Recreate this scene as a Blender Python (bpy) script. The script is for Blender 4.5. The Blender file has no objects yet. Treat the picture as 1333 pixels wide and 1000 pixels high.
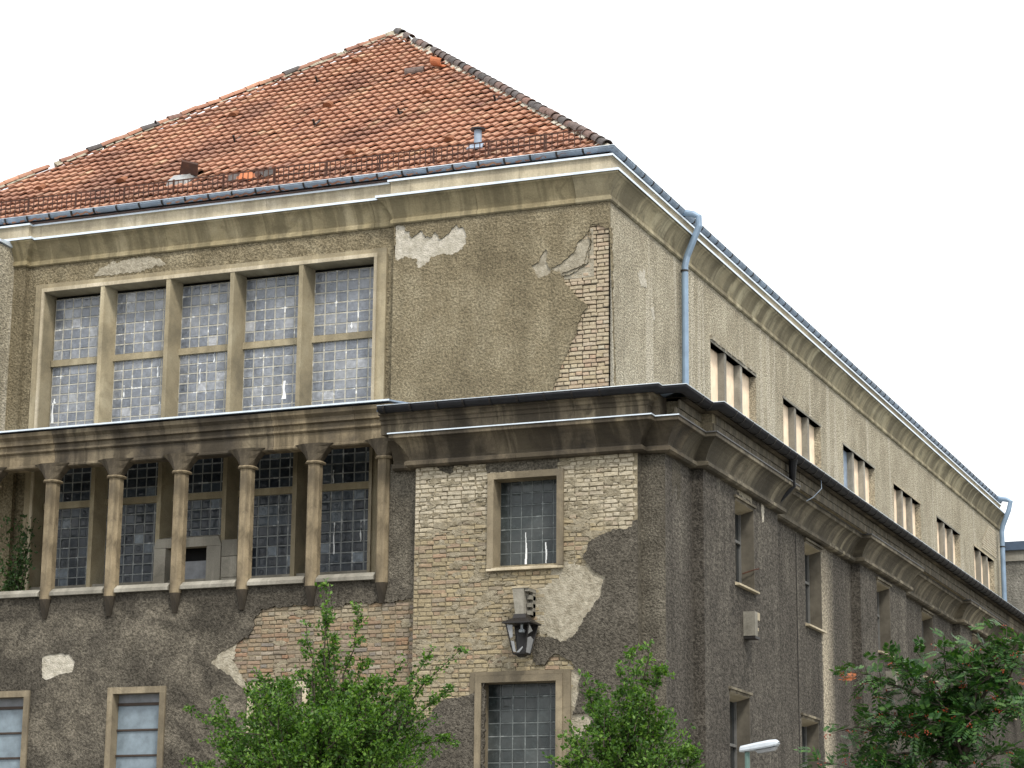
import bpy, bmesh, math, random
from mathutils import Vector, Matrix, noise
from mathutils.geometry import delaunay_2d_cdt

random.seed(7)
SC = bpy.context.scene
COL = SC.collection
R = math.radians

# ------------------------------------------------------------------ camera
cam_d = bpy.data.cameras.new('camera')
cam = bpy.data.objects.new('camera', cam_d)
COL.objects.link(cam)
right = Vector((0.9270981, 0.3747064, 0.0091775))
down = Vector((-0.0769677, 0.2142825, -0.9737346))
fwd = Vector((-0.3668312, 0.9020411, 0.2275012))
M = Matrix((right, -down, -fwd)).transposed().to_4x4()
M.translation = Vector((13.6362, -38.1353, 1.65))
cam.matrix_world = M
cam_d.sensor_width = 36
cam_d.lens = 3031 / 1333 * 36
cam_d.clip_end = 2000
SC.camera = cam

# ------------------------------------------------------------------ sky and sun (bright overcast)
SUN_EL, SUN_AZ = 50, 222
w = bpy.data.worlds.new('World')
SC.world = w
w.use_nodes = True
nt = w.node_tree
nt.nodes.clear()
wo = nt.nodes.new('ShaderNodeOutputWorld')
bg = nt.nodes.new('ShaderNodeBackground')
sky = nt.nodes.new('ShaderNodeTexSky')
sky.sky_type = 'NISHITA'
sky.sun_disc = False
sky.sun_elevation = R(SUN_EL)
sky.sun_rotation = R(SUN_AZ)
mx = nt.nodes.new('ShaderNodeMix')
mx.data_type = 'RGBA'
mx.inputs[0].default_value = 0.86
mx.inputs[7].default_value = (8.7, 8.7, 8.6, 1)          # the cloud sheet
nt.links.new(sky.outputs[0], mx.inputs[6])
nt.links.new(mx.outputs[2], bg.inputs[0])
bg.inputs[1].default_value = 0.11
nt.links.new(bg.outputs[0], wo.inputs[0])
sl = bpy.data.lights.new('sun', 'SUN')
so = bpy.data.objects.new('sun', sl)
COL.objects.link(so)
sl.energy = 1.75
sl.angle = R(11)
sl.color = (1, .945, .85)
sd = Vector((math.sin(R(SUN_AZ)) * math.cos(R(SUN_EL)) * -1, math.cos(R(SUN_AZ)) * math.cos(R(SUN_EL)), math.sin(R(SUN_EL))))
so.rotation_euler = sd.to_track_quat('Z', 'Y').to_euler()
SC.view_settings.view_transform = 'Standard'
SC.view_settings.look = 'None'
SC.view_settings.gamma = 1
SC.view_settings.use_curve_mapping = False
SC.view_settings.exposure = 0.95


# ------------------------------------------------------------------ helpers
class MB:
    """collects shapes, then links them as one mesh object"""
    def __init__(s):
        s.v, s.f = [], []

    def quad(s, a, b, c, d):
        n = len(s.v)
        s.v += [tuple(a), tuple(b), tuple(c), tuple(d)]
        s.f.append((n, n + 1, n + 2, n + 3))

    def poly(s, pts):
        n = len(s.v)
        s.v += [tuple(p) for p in pts]
        s.f.append(tuple(range(n, n + len(pts))))

    def box(s, x0, x1, y0, y1, z0, z1):
        n = len(s.v)
        s.v += [(x0, y0, z0), (x1, y0, z0), (x1, y1, z0), (x0, y1, z0), (x0, y0, z1), (x1, y0, z1), (x1, y1, z1), (x0, y1, z1)]
        s.f += [tuple(n + i for i in q) for q in ((0, 3, 2, 1), (4, 5, 6, 7), (0, 1, 5, 4), (1, 2, 6, 5), (2, 3, 7, 6), (3, 0, 4, 7))]
        return s

    def loft(s, rings, cap=True, close=True):
        n0 = len(s.v)
        k = len(rings[0])
        for r in rings:
            s.v += [tuple(p) for p in r]
        for i in range(len(rings) - 1):
            for j in range(k if close else k - 1):
                a = n0 + i * k + j
                b = n0 + i * k + (j + 1) % k
                s.f.append((a, b, b + k, a + k))
        if cap:
            s.f.append(tuple(n0 + j for j in reversed(range(k))))
            s.f.append(tuple(n0 + (len(rings) - 1) * k + j for j in range(k)))
        return s

    def tube(s, pts, rad, n=8, cap=True):
        pts = [Vector(p) for p in pts]
        if not isinstance(rad, (list, tuple)):
            rad = [rad] * len(pts)
        rings = []
        ref = Vector((0.31, 0.17, 0.93)).normalized()
        for i, p in enumerate(pts):
            d = (pts[min(i + 1, len(pts) - 1)] - pts[max(i - 1, 0)]).normalized()
            if abs(d.dot(ref)) > .95:
                ref = Vector((1, .2, 0)).normalized()
            a = d.cross(ref).normalized()
            b = d.cross(a)
            rings.append([p + (a * math.cos(t * 2 * math.pi / n) + b * math.sin(t * 2 * math.pi / n)) * rad[i] for t in range(n)])
        return s.loft(rings, cap)

    def mesh(s, name, mat=None, smooth=False):
        m = bpy.data.meshes.new(name)
        m.from_pydata(s.v, [], s.f)
        if mat:
            m.materials.append(mat)
        if smooth:
            m.polygons.foreach_set('use_smooth', [True] * len(m.polygons))
        m.update()
        return m

    def build(s, name, mat, parent=None, smooth=False, kind=None, fix=True):
        m = s.mesh(name, mat, smooth)
        if fix:
            bm = bmesh.new()
            bm.from_mesh(m)
            bmesh.ops.recalc_face_normals(bm, faces=bm.faces)
            bm.to_mesh(m)
            bm.free()
        return link(name, m, parent, kind)


def link(name, mesh, parent=None, kind=None, matrix=None):
    o = bpy.data.objects.new(name, mesh)
    COL.objects.link(o)
    if parent:
        o.parent = parent
    if matrix is not None:
        o.matrix_local = matrix
    if kind:
        o['kind'] = kind
    return o


def thing(name, label, cat, loc=(0, 0, 0), group=None):
    o = bpy.data.objects.new(name, None)
    COL.objects.link(o)
    o.location = loc
    o.empty_display_size = .3
    o['label'] = label
    o['category'] = cat
    if group:
        o['group'] = group
    return o


def inside(p, poly):
    c = False
    j = len(poly) - 1
    for i in range(len(poly)):
        a, b = poly[i], poly[j]
        if (a[1] > p[1]) != (b[1] > p[1]) and p[0] < (b[0] - a[0]) * (p[1] - a[1]) / (b[1] - a[1]) + a[0]:
            c = not c
        j = i
    return c


def jag(poly, amp=.02, seg=.06, seed=0):
    """an outline broken up into an uneven edge"""
    out = []
    n = len(poly)
    for i in range(n):
        a, b = Vector(poly[i]), Vector(poly[(i + 1) % n])
        k = max(1, int((b - a).length / (seg * .5)))
        d = (b - a)
        nn = Vector((-d.y, d.x)).normalized() if d.length > 1e-6 else Vector((0, 0))
        for t in range(k):
            p = a + d * (t / k)
            q = noise.noise(Vector((p.x * 7, p.y * 7, seed))) * amp * 1.3 + noise.noise(Vector((p.x * 23, p.y * 23, seed + 5))) * amp + noise.noise(Vector((p.x * 61, p.y * 61, seed + 9))) * min(amp, .03) * .9
            out.append((p.x + nn.x * q, p.y + nn.y * q))
    return out


def jag_open(chain, amp, seg, seed):
    j = jag(chain, amp, seg, seed)
    k = sum(max(1, int((Vector(chain[i + 1]) - Vector(chain[i])).length / (seg * .5))) for i in range(len(chain) - 1))
    return [chain[0]] + j[1:k] + [chain[-1]]


def slab(mb, outer, holes, y_front, y_back):
    """a plate in the x-z plane with holes, front face at y_front, edges back to y_back"""
    loops = [list(outer)] + [list(h) for h in holes]
    flat = [Vector(p) for l in loops for p in l]
    ed, k0 = [], 0
    for l in loops:
        ed += [(k0 + i, k0 + (i + 1) % len(l)) for i in range(len(l))]
        k0 += len(l)
    vs, _, fs = delaunay_2d_cdt(flat, ed, [], 0, 1e-5)[:3]
    n = len(mb.v)
    mb.v += [(p.x, y_front, p.y) for p in vs]
    for f in fs:
        c = sum((vs[i] for i in f), Vector((0, 0))) / len(f)
        if inside(c, loops[0]) and not any(inside(c, h) for h in loops[1:]):
            mb.f.append(tuple(n + i for i in f))
    for l in loops:
        for i in range(len(l)):
            a, b = l[i], l[(i + 1) % len(l)]
            mb.quad((a[0], y_front, a[1]), (b[0], y_front, b[1]), (b[0], y_back, b[1]), (a[0], y_back, a[1]))


def wall_x(mb, y, x0, x1, z0, z1, opens, depth):
    """wall facing -y with rectangular openings (x0,x1,z0,z1) and reveals"""
    xs = sorted({x0, x1, *[v for o in opens for v in o[:2]]})
    zs = sorted({z0, z1, *[min(max(v, z0), z1) for o in opens for v in o[2:4]]})
    for i in range(len(xs) - 1):
        for j in range(len(zs) - 1):
            cx, cz = (xs[i] + xs[i + 1]) / 2, (zs[j] + zs[j + 1]) / 2
            if any(o[0] < cx < o[1] and o[2] < cz < o[3] for o in opens):
                continue
            mb.quad((xs[i], y, zs[j]), (xs[i + 1], y, zs[j]), (xs[i + 1], y, zs[j + 1]), (xs[i], y, zs[j + 1]))
    for o in opens:
        a, b, c, d = o[:4]
        yb = y + depth
        mb.quad((a, y, c), (a, yb, c), (a, yb, d), (a, y, d))
        mb.quad((b, yb, c), (b, y, c), (b, y, d), (b, yb, d))
        mb.quad((a, y, d), (a, yb, d), (b, yb, d), (b, y, d))
        mb.quad((a, yb, c), (a, y, c), (b, y, c), (b, yb, c))


def wall_y(mb, x, y0, y1, z0, z1, opens, depth):
    """wall facing +x with openings (y0,y1,z0,z1)"""
    t = MB()
    wall_x(t, 0, y0, y1, z0, z1, opens, depth)
    n = len(mb.v)
    mb.v += [(x - p[1], p[0], p[2]) for p in t.v]
    mb.f += [tuple(n + i for i in f) for f in t.f]


def stations(path, s0, s1):
    pts = [Vector(p) for p in path]
    L = [0]
    for i in range(len(pts) - 1):
        L.append(L[-1] + (pts[i + 1] - pts[i]).length)
    nor = []
    for i in range(len(pts) - 1):
        d = (pts[i + 1] - pts[i]).normalized()
        nor.append(Vector((d.y, -d.x)))

    def at(s):
        for i in range(len(pts) - 1):
            if s <= L[i + 1] + 1e-9:
                return pts[i] + (pts[i + 1] - pts[i]) * ((s - L[i]) / (L[i + 1] - L[i])), nor[i]
        return pts[-1], nor[-1]
    def end(s):
        for i in range(1, len(pts) - 1):
            if abs(L[i] - s) < .005:
                m = nor[i - 1] + nor[i]
                return pts[i], (nor[i] if abs(nor[i - 1].dot(nor[i])) > .9 else m)
        return at(s)
    out = [end(s0)]
    for i in range(1, len(pts) - 1):
        if s0 + .005 < L[i] < s1 - .005:
            m = nor[i - 1] + nor[i]
            if abs(nor[i - 1].dot(nor[i])) > .9:
                m = nor[i]
            out.append((pts[i], m))
    out.append(end(s1))
    return out, L[-1], L


def sweep(mb, path, prof, s0=None, s1=None):
    _, tot, _ = stations(path, 0, .001)
    s0 = 0 if s0 is None else s0
    s1 = tot if s1 is None else s1
    st, _, _ = stations(path, s0, s1)
    mb.loft([[(p.x + m.x * o, p.y + m.y * o, z) for o, z in prof] for p, m in st])
    return mb


def plen(path):
    return stations(path, 0, .001)[1]


# ------------------------------------------------------------------ materials
class NM:
    """small node-tree writer"""
    def __init__(s, name, rough=.9, spec=.3, metal=0):
        s.m = bpy.data.materials.new(name)
        s.m.use_nodes = True
        s.t = s.m.node_tree
        s.b = s.t.nodes['Principled BSDF']
        s.b.inputs['Roughness'].default_value = rough
        s.b.inputs['Specular IOR Level'].default_value = spec
        s.b.inputs['Metallic'].default_value = metal
        s.tc = s.t.nodes.new('ShaderNodeTexCoord')

    def coord(s, scale=(1, 1, 1), loc=(0, 0, 0)):
        mp = s.t.nodes.new('ShaderNodeMapping')
        mp.inputs['Scale'].default_value = scale
        mp.inputs['Location'].default_value = loc
        s.t.links.new(s.tc.outputs['Object'], mp.inputs[0])
        return mp.outputs[0]

    def noise(s, scale, detail=4, rough=.55, vec=None, sc=(1, 1, 1), loc=(0, 0, 0), dist=0):
        n = s.t.nodes.new('ShaderNodeTexNoise')
        n.inputs['Scale'].default_value = scale
        n.inputs['Detail'].default_value = detail
        n.inputs['Roughness'].default_value = rough
        n.inputs['Distortion'].default_value = dist
        s.t.links.new(s.coord(sc, loc) if vec is None else vec, n.inputs['Vector'])
        return n.outputs['Fac']

    def voro(s, scale, feature='F1', sc=(1, 1, 1)):
        n = s.t.nodes.new('ShaderNodeTexVoronoi')
        n.feature = feature
        n.inputs['Scale'].default_value = scale
        s.t.links.new(s.coord(sc), n.inputs['Vector'])
        return n.outputs['Distance']

    def ramp(s, fac, stops):
        r = s.t.nodes.new('ShaderNodeValToRGB')
        e = r.color_ramp.elements
        while len(e) < len(stops):
            e.new(.5)
        for i, (p, c) in enumerate(stops):
            e[i].position = p
            e[i].color = (*c, 1) if not isinstance(c, (int, float)) else (c, c, c, 1)
        s.t.links.new(fac, r.inputs[0])
        return r.outputs[0]

    def mix(s, fac, a, b, mode='MIX'):
        n = s.t.nodes.new('ShaderNodeMix')
        n.data_type = 'RGBA'
        n.blend_type = mode
        for sock, v in ((n.inputs[0], fac), (n.inputs[6], a), (n.inputs[7], b)):
            if isinstance(v, (int, float)):
                sock.default_value = v
            elif isinstance(v, tuple):
                sock.default_value = (*v, 1)
            else:
                s.t.links.new(v, sock)
        return n.outputs[2]

    def math(s, op, a, b=0, clamp=False):
        n = s.t.nodes.new('ShaderNodeMath')
        n.operation = op
        n.use_clamp = clamp
        for i, v in enumerate((a, b)):
            if isinstance(v, (int, float)):
                n.inputs[i].default_value = v
            else:
                s.t.links.new(v, n.inputs[i])
        return n.outputs[0]

    def axis(s, k):
        n = s.t.nodes.new('ShaderNodeSeparateXYZ')
        s.t.links.new(s.tc.outputs['Object'], n.inputs[0])
        return n.outputs[k]

    def band(s, v, a, b):
        """0 below a, 1 above b"""
        n = s.t.nodes.new('ShaderNodeMapRange')
        n.inputs[1].default_value = a
        n.inputs[2].default_value = b
        s.t.links.new(v, n.inputs[0])
        return n.outputs[0]

    def rand(s):
        o = s.t.nodes.new('ShaderNodeObjectInfo')
        g = s.t.nodes.new('ShaderNodeNewGeometry')
        return s.math('FRACT', s.math('ADD', s.math('MULTIPLY', o.outputs['Random'], 7.31), g.outputs['Random Per Island']))

    def bump(s, h, strength=.5, dist=.02, prev=None):
        n = s.t.nodes.new('ShaderNodeBump')
        n.inputs['Strength'].default_value = strength
        n.inputs['Distance'].default_value = dist
        s.t.links.new(h, n.inputs['Height'])
        if prev is not None:
            s.t.links.new(prev, n.inputs['Normal'])
        return n.outputs[0]

    def done(s, col, normal=None, rough=None):
        if isinstance(col, tuple):
            s.b.inputs['Base Color'].default_value = (*col, 1)
        else:
            s.t.links.new(col, s.b.inputs['Base Color'])
        if normal is not None:
            s.t.links.new(normal, s.b.inputs['Normal'])
        if rough is not None:
            s.t.links.new(rough, s.b.inputs['Roughness'])
        return s.m


def stucco(name, dark, mid, light, grain=22, contrast=.3, streak=.4, worn=None, side=False, pale=None, spots=None):
    n = NM(name, .95, .12)
    big = n.noise(.5, 6, .62, dist=.6)
    med = n.noise(2.6, 7, .68, loc=(3, 1, 7), dist=.4)
    col = n.ramp(n.math('ADD', n.math('MULTIPLY', big, .55), n.math('MULTIPLY', med, .45)), [(.36, dark), (.5, mid), (.66, light)])
    st = n.noise(1.0, 6, .62, sc=(.3, 2.6, .2) if side else (2.6, .3, .2), loc=(9, 2, 0))
    col = n.mix(n.math('MULTIPLY', n.ramp(st, [(.4, 1.), (.58, 0.)]), streak), col, tuple(c * .5 for c in mid))
    if pale:
        p2 = n.noise(1.0, 6, .6, sc=(.3, 1.7, .13), loc=(31, 2, 8))
        col = n.mix(n.ramp(p2, [(.55, 0.), (.6, .75)]), col, pale)
    if spots:
        wob = n.noise(2.2, 7, .65, loc=(7, 7, 7), dist=.8)
        acc = None
        X, Z = n.axis(0), n.axis(2)
        for cx, cz, rx, rz in spots:
            dx = n.math('DIVIDE', n.math('SUBTRACT', X, cx), rx)
            dz = n.math('DIVIDE', n.math('SUBTRACT', Z, cz), rz)
            d = n.math('SUBTRACT', 1., n.math('ADD', n.math('MULTIPLY', dx, dx), n.math('MULTIPLY', dz, dz)), True)
            acc = d if acc is None else n.math('MAXIMUM', acc, d)
        wf = n.math('MULTIPLY', n.math('POWER', acc, .6), n.ramp(wob, [(.36, 0.), (.62, .62)]))
        col = n.mix(wf, col, (.22, .195, .153))
    if worn:
        wv = n.noise(.75, 9, .6, loc=(20, 5, 3), dist=.7)
        col = n.mix(n.ramp(wv, [(.5, 0.), (.6, .3), (.68, .5), (.71, .1)]), col, worn)
    gs = (1, .5, 1) if side else (1, 1, 1)
    g = n.noise(grain * 1.5, 2, .5, loc=(1, 4, 2), dist=.3, sc=gs)
    f = n.noise(grain * 3.6, 2, .6, loc=(4, 0, 2), sc=gs)
    g2 = n.math('ADD', n.math('MULTIPLY', g, .62), n.math('MULTIPLY', f, .38))
    sp = n.ramp(g2, [(.36, 1 - contrast), (.5, 1.), (.64, 1 + contrast * 1.1)])  # dark pits: crevice dirt plus shading of the lumps put into the colour
    col = n.mix(1, col, sp, 'MULTIPLY')
    return n.done(col, n.bump(g2, 1.0, .07))


def stone(name, base, dark, light, stain=.6, streaks=.6, rough=.85, pale=None, side=False):
    n = NM(name, rough, .25)
    b = n.noise(1.1, 6, .6, dist=.4)
    col = n.ramp(b, [(.34, dark), (.5, base), (.68, light)])
    r = n.rand()
    col = n.mix(1, col, n.ramp(r, [(0, .82), (1, 1.14)]), 'MULTIPLY')
    st = n.noise(1.0, 6, .62, sc=(.2, 2.3, .22) if side else (3.4, .2, .3), loc=(2, 8, 1))
    col = n.mix(n.math('MULTIPLY', n.ramp(st, [(.44, 1.), (.56, 0.)]), streaks), col, tuple(c * .33 for c in base))
    if pale:
        st2 = n.noise(1.0, 5, .6, sc=(.2, 1.9, .22) if side else (3.4, .2, .3), loc=(14, 3, 5))
        col = n.mix(n.math('MULTIPLY', n.ramp(st2, [(.58, 0.), (.66, 1.)]), .7), col, pale)
    bl = n.noise(2.3, 7, .7, loc=(6, 6, 6), dist=.8)
    col = n.mix(n.math('MULTIPLY', n.ramp(bl, [(.52, 0.), (.66, 1.)]), stain), col, tuple(c * .42 for c in base))
    f = n.noise(40, 4, .7)
    col = n.mix(1, col, n.ramp(f, [(.3, .84), (.7, 1.14)]), 'MULTIPLY')
    return n.done(col, n.bump(n.math('ADD', f, n.math('MULTIPLY', b, 2)), .35, .012))


M_ST_UP = stucco('stucco_tan', (.15, .125, .08), (.22, .185, .12), (.3, .262, .18), 15, .42, .35)
M_ST_SIDE = stucco('stucco_pebble', (.27, .238, .175), (.37, .332, .25), (.46, .42, .325), 20, .5, .25, side=True, pale=(.46, .42, .335))
M_ST_LOW = stucco('stucco_dark', (.051, .0455, .037), (.081, .0725, .059), (.138, .124, .1), 17, .5, .3, worn=(.25, .222, .175), spots=[(-11.1, 6.8, .8, .4), (-10.0, 7.0, .8, .28), (-9.75, 5.75, .9, .7), (-10.3, 5.2, .8, .6), (-8.3, 6.7, .6, .35), (-7.2, 6.25, .8, .6), (-6.6, 5.4, .9, .6), (-7.9, 7.2, .7, .2)])
M_ST_PANEL = stucco('stucco_grey_brown', (0.0684, 0.0608, 0.0486), (0.0973, 0.0874, 0.0714), (0.1292, 0.1163, 0.0958), 16, .5, .25)
M_ST_STRIP = stucco('stucco_brown', (.07, .062, .048), (.116, .104, .083), (.18, .163, .13), 18, .5, .4)


def side_low():
    n = NM('stucco_soot', .95, .15)
    big = n.noise(.7, 5, .6)
    st = n.noise(1.0, 6, .62, sc=(.3, 2.0, .16), loc=(4, 2, 0))
    col = n.ramp(n.math('ADD', n.math('MULTIPLY', big, .45), n.math('MULTIPLY', st, .55)), [(.34, (.043, .0385, .0325)), (.5, (.071, .064, .0545)), (.66, (.112, .102, .085))])
    y = n.axis(1)
    wob = n.math('MULTIPLY', n.math('SUBTRACT', n.noise(3.0, 4, .6), .5), .25)
    yy = n.math('ADD', y, wob)
    streak = n.math('MULTIPLY', n.band(yy, 8.66, 8.78), n.math('SUBTRACT', 1., n.band(yy, 8.95, 9.75)))
    z = n.axis(2)
    streak = n.math('MULTIPLY', streak, n.math('SUBTRACT', 1., n.math('MULTIPLY', n.band(z, 7.2, 9.7), .7)))
    col = n.mix(streak, col, (.33, .29, .22))
    g = n.noise(22, 3, .55, loc=(1, 4, 2), dist=.4, sc=(1, .5, 1))
    v = n.noise(60, 2, .6, sc=(1, .5, 1))
    g2 = n.math('ADD', n.math('MULTIPLY', g, .6), n.math('MULTIPLY', v, .4))
    col = n.mix(1, col, n.ramp(g2, [(.4, .5), (.5, 1.), (.6, 1.65)]), 'MULTIPLY')  # lump shading worked into the colour: hollows darker, crests lighter
    return n.done(col, n.bump(g2, 1., .04))


M_ST_SLOW = side_low()
M_STONE = stone('stone_buff', (.34, .285, .17), (.235, .195, .115), (.44, .375, .245), .6, .55)
M_STONE_PALE = stone('stone_pale', (.45, .39, .28), (.36, .31, .22), (.54, .48, .37), .35, .35)
M_STONE_LOW = stone('stone_sooty', (.11, .09, .063), (.036, .031, .025), (.21, .175, .118), .75, .75)
M_STONE_SIDE = stone('stone_streaked', (.15, .13, .095), (.06, .053, .042), (.25, .22, .16), .8, .65, pale=(.34, .3, .21), side=True)
M_STONE_COL = stone('stone_column', (.225, .18, .115), (.105, .086, .06), (.33, .27, .18), .8, .75)
M_STONE_UPS = stone('stone_buff_streaked', (.36, .31, .2), (.22, .19, .125), (.47, .415, .28), .75, .6, side=True, pale=(.5, .45, .31))
M_STONE_GREY = stone('stone_grey', (.27, .255, .215), (.19, .175, .145), (.36, .34, .29), .45, .35)
M_MULL = stone('stone_mullion', (.33, .28, .185), (.22, .19, .13), (.41, .36, .25), .35, .3)
M_SOOT = stone('stone_soot', (.05, .041, .03), (.022, .019, .015), (.1, .08, .055), .6, .5)
M_DARKSTONE = stone('stone_frame', (.21, .175, .12), (.13, .11, .08), (.29, .245, .17), .5, .4)


def brick_mat(name, stops, wash, wash_lo, wash_col):
    n = NM(name, .92, .2)
    r = n.rand()
    col = n.ramp(r, stops)
    z = n.axis(2)
    g = n.t.nodes.new('ShaderNodeNewGeometry')
    sep = n.t.nodes.new('ShaderNodeSeparateXYZ')
    n.t.links.new(g.outputs['Position'], sep.inputs[0])
    zz = sep.outputs[2]

    def wn(scale, loc, sc=(1, 1, 1)):
        mp = n.t.nodes.new('ShaderNodeMapping')
        mp.inputs['Location'].default_value = loc
        mp.inputs['Scale'].default_value = sc
        n.t.links.new(g.outputs['Position'], mp.inputs[0])
        return n.noise(scale, 6, .65, vec=mp.outputs[0])
    big = wn(1.2, (5, 2, 9))
    wv = n.math('ADD', n.math('MULTIPLY', n.math('SUBTRACT', big, .5), 3.0), n.math('SUBTRACT', n.band(zz, wash_lo - .35, wash_lo + .35), .5), False)
    wf = n.math('MULTIPLY', n.band(wv, -.3, .45), wash)
    col = n.mix(wf, col, wash_col)
    f = wn(30, (0, 0, 0))
    col = n.mix(1, col, n.ramp(f, [(.3, .72), (.7, 1.2)]), 'MULTIPLY')
    s = wn(2.2, (1, 7, 3))
    col = n.mix(n.ramp(s, [(.56, 0.), (.7, .6)]), col, (.13, .115, .085))
    return n.done(col, n.bump(f, .7, .012))


M_BRICK = brick_mat('brick_buff', [(0, (.27, .225, .145)), (.3, (.31, .258, .165)), (.55, (.275, .236, .168)), (.74, (.33, .275, .172)), (.86, (.3, .22, .15)), (.94, (.23, .195, .145)), (1, (.34, .23, .155))], .8, 8.3, (.46, .415, .325))
M_BRICK_UP = brick_mat('brick_tan', [(0, (.34, .28, .185)), (.3, (.39, .32, .215)), (.5, (.36, .275, .195)), (.7, (.42, .36, .25)), (.88, (.37, .265, .185)), (1, (.45, .4, .3))], .3, 11.9, (.42, .37, .29))
M_BRICK_MIX = brick_mat('brick_mixed', [(0, (.2, .168, .13)), (.25, (.25, .205, .145)), (.45, (.25, .172, .115)), (.62, (.19, .172, .15)), (.78, (.28, .21, .13)), (.9, (.25, .155, .1)), (1, (.31, .275, .22))], .5, 6.95, (.36, .32, .22))


def mortar_mat(name, a, b):
    n = NM(name, .95, .1)
    f = n.noise(9, 7, .7)
    col = n.ramp(f, [(.35, a), (.65, b)])
    return n.done(col, n.bump(n.math('ADD', n.noise(11, 6, .7), n.math('MULTIPLY', n.noise(40, 3, .6), .5)), 1., .05))


M_MORTAR = mortar_mat('mortar', (.17, .145, .1), (.33, .285, .2))
M_MORTAR_DARK = mortar_mat('mortar_dark', (.05, .042, .032), (.14, .12, .09))
M_SMEAR = mortar_mat('mortar_smear', (.2, .17, .115), (.36, .32, .24))
M_PLASTER = mortar_mat('plaster_pale', (.25, .222, .165), (.46, .42, .335))
M_PLASTER_W = mortar_mat('plaster_white', (.38, .35, .28), (.62, .58, .5))


def tile_mat():
    n = NM('clay_tile', .8, .3)
    r = n.rand()
    col = n.ramp(r, [(0, (.33, .165, .108)), (.3, (.385, .198, .13)), (.55, (.42, .225, .148)), (.75, (.345, .18, .122)), (.9, (.44, .26, .165)), (.965, (.27, .138, .1)), (1, (.48, .33, .21))])
    g = n.t.nodes.new('ShaderNodeNewGeometry')
    a = n.noise(.45, 5, .6, vec=g.outputs['Position'], dist=.5)
    col = n.mix(n.ramp(a, [(.46, 0.), (.64, .7)]), col, (.18, .092, .07))
    b = n.noise(14, 5, .7, vec=g.outputs['Position'])
    col = n.mix(1, col, n.ramp(b, [(.3, .75), (.7, 1.18)]), 'MULTIPLY')
    return n.done(col, n.bump(b, .3, .008))


def ridge_mat():
    n = NM('ridge_tile_clay', .75, .35)
    r = n.rand()
    col = n.ramp(r, [(0, (.05, .045, .043)), (.4, (.08, .07, .068)), (.7, (.11, .08, .07)), (.88, (.16, .09, .07)), (1, (.055, .05, .05))])
    g = n.t.nodes.new('ShaderNodeNewGeometry')
    b = n.noise(11, 5, .7, vec=g.outputs['Position'])
    col = n.mix(1, col, n.ramp(b, [(.3, .6), (.7, 1.5)]), 'MULTIPLY')
    return n.done(col, n.bump(b, .4, .01))


M_TILE = tile_mat()
M_RIDGE = ridge_mat()


def flat0(name, c, rough, spec):
    n = NM(name, rough, spec)
    f = n.noise(4, 6, .65)
    return n.done(n.mix(1, c, n.ramp(f, [(.3, .6), (.7, 1.5)]), 'MULTIPLY'))


def metal(name, base, rough, met, var=.35, rust=0):
    n = NM(name, rough, .5, met)
    f = n.noise(3, 6, .65)
    col = n.mix(1, base, n.ramp(f, [(.3, 1 - var), (.7, 1 + var)]), 'MULTIPLY')
    if rust:
        col = n.mix(n.ramp(n.noise(7, 6, .7, loc=(3, 3, 3)), [(.55, 0.), (.68, rust)]), col, (.16, .07, .035))
    return n.done(col, None, n.ramp(f, [(.3, rough * .8), (.7, min(1, rough * 1.2))]))


M_ZINC = metal('zinc_blue', (.24, .3, .38), .55, .05)
M_ZINC_PIPE = metal('zinc_pipe', (.2, .28, .38), .5, .2, .2)
M_ZINC_BRIGHT = metal('zinc_bright', (.62, .69, .76), .42, .35, .15)
M_GUT_DARK = flat0('zinc_dark', (.012, .013, .017), .5, .35)
M_FLASH_OLD = metal('flashing_weathered', (.075, .075, .075), .6, .2)
M_IRON = metal('iron_black', (.014, .012, .011), .5, .2)
M_RUST = metal('iron_rust', (.06, .025, .016), .8, .1, .5, .6)
M_GREENPOST = metal('post_green', (.10, .17, .15), .5, .1)
M_HATCH = metal('hatch_zinc', (.3, .31, .31), .5, .2, .3, .5)
M_LAMPHEAD = metal('lamp_white', (.42, .46, .5), .4, .05, .2)


def pane_mat(name, stops, rough=.16, haze=.5, spec=.6, bmp=.25):
    n = NM(name, rough, spec)
    r = n.rand()
    g = n.t.nodes.new('ShaderNodeNewGeometry')
    col = n.ramp(r, stops)
    f = n.noise(9, 5, .65, vec=g.outputs['Position'])
    col = n.mix(1, col, n.ramp(f, [(.3, .65), (.7, 1.4)]), 'MULTIPLY')
    d = n.noise(1.6, 5, .6, vec=g.outputs['Position'])
    col = n.mix(n.ramp(d, [(.45, 0.), (.7, haze)]), col, (.3, .3, .29))
    return n.done(col, n.bump(n.noise(14, 3, .5, vec=g.outputs['Position']), bmp, .02), n.ramp(f, [(.35, .1), (.7, .35)]))


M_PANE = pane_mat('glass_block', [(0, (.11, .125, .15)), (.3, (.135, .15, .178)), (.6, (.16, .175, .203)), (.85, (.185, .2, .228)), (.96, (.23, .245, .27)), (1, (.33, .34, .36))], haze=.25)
M_PANE_D = pane_mat('glass_block_shaded', [(0, (.014, .019, .027)), (.4, (.02, .027, .036)), (.75, (.03, .04, .052)), (.92, (.055, .072, .09)), (1, (.15, .18, .21))], haze=.1, spec=.3, bmp=.12)  # same glass blocks, with the gallery's shade put into a darker colour


def grid_mat(name, base, white):
    n = NM(name, .9, .2)
    f = n.noise(4.5, 6, .7)
    col = n.ramp(n.noise(12, 4, .6), [(.3, tuple(c * .65 for c in base)), (.7, tuple(c * 1.2 for c in base))])
    col = n.mix(n.ramp(f, [(.57, 0.), (.64, 1.)]), col, white)
    return n.done(col)


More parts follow.
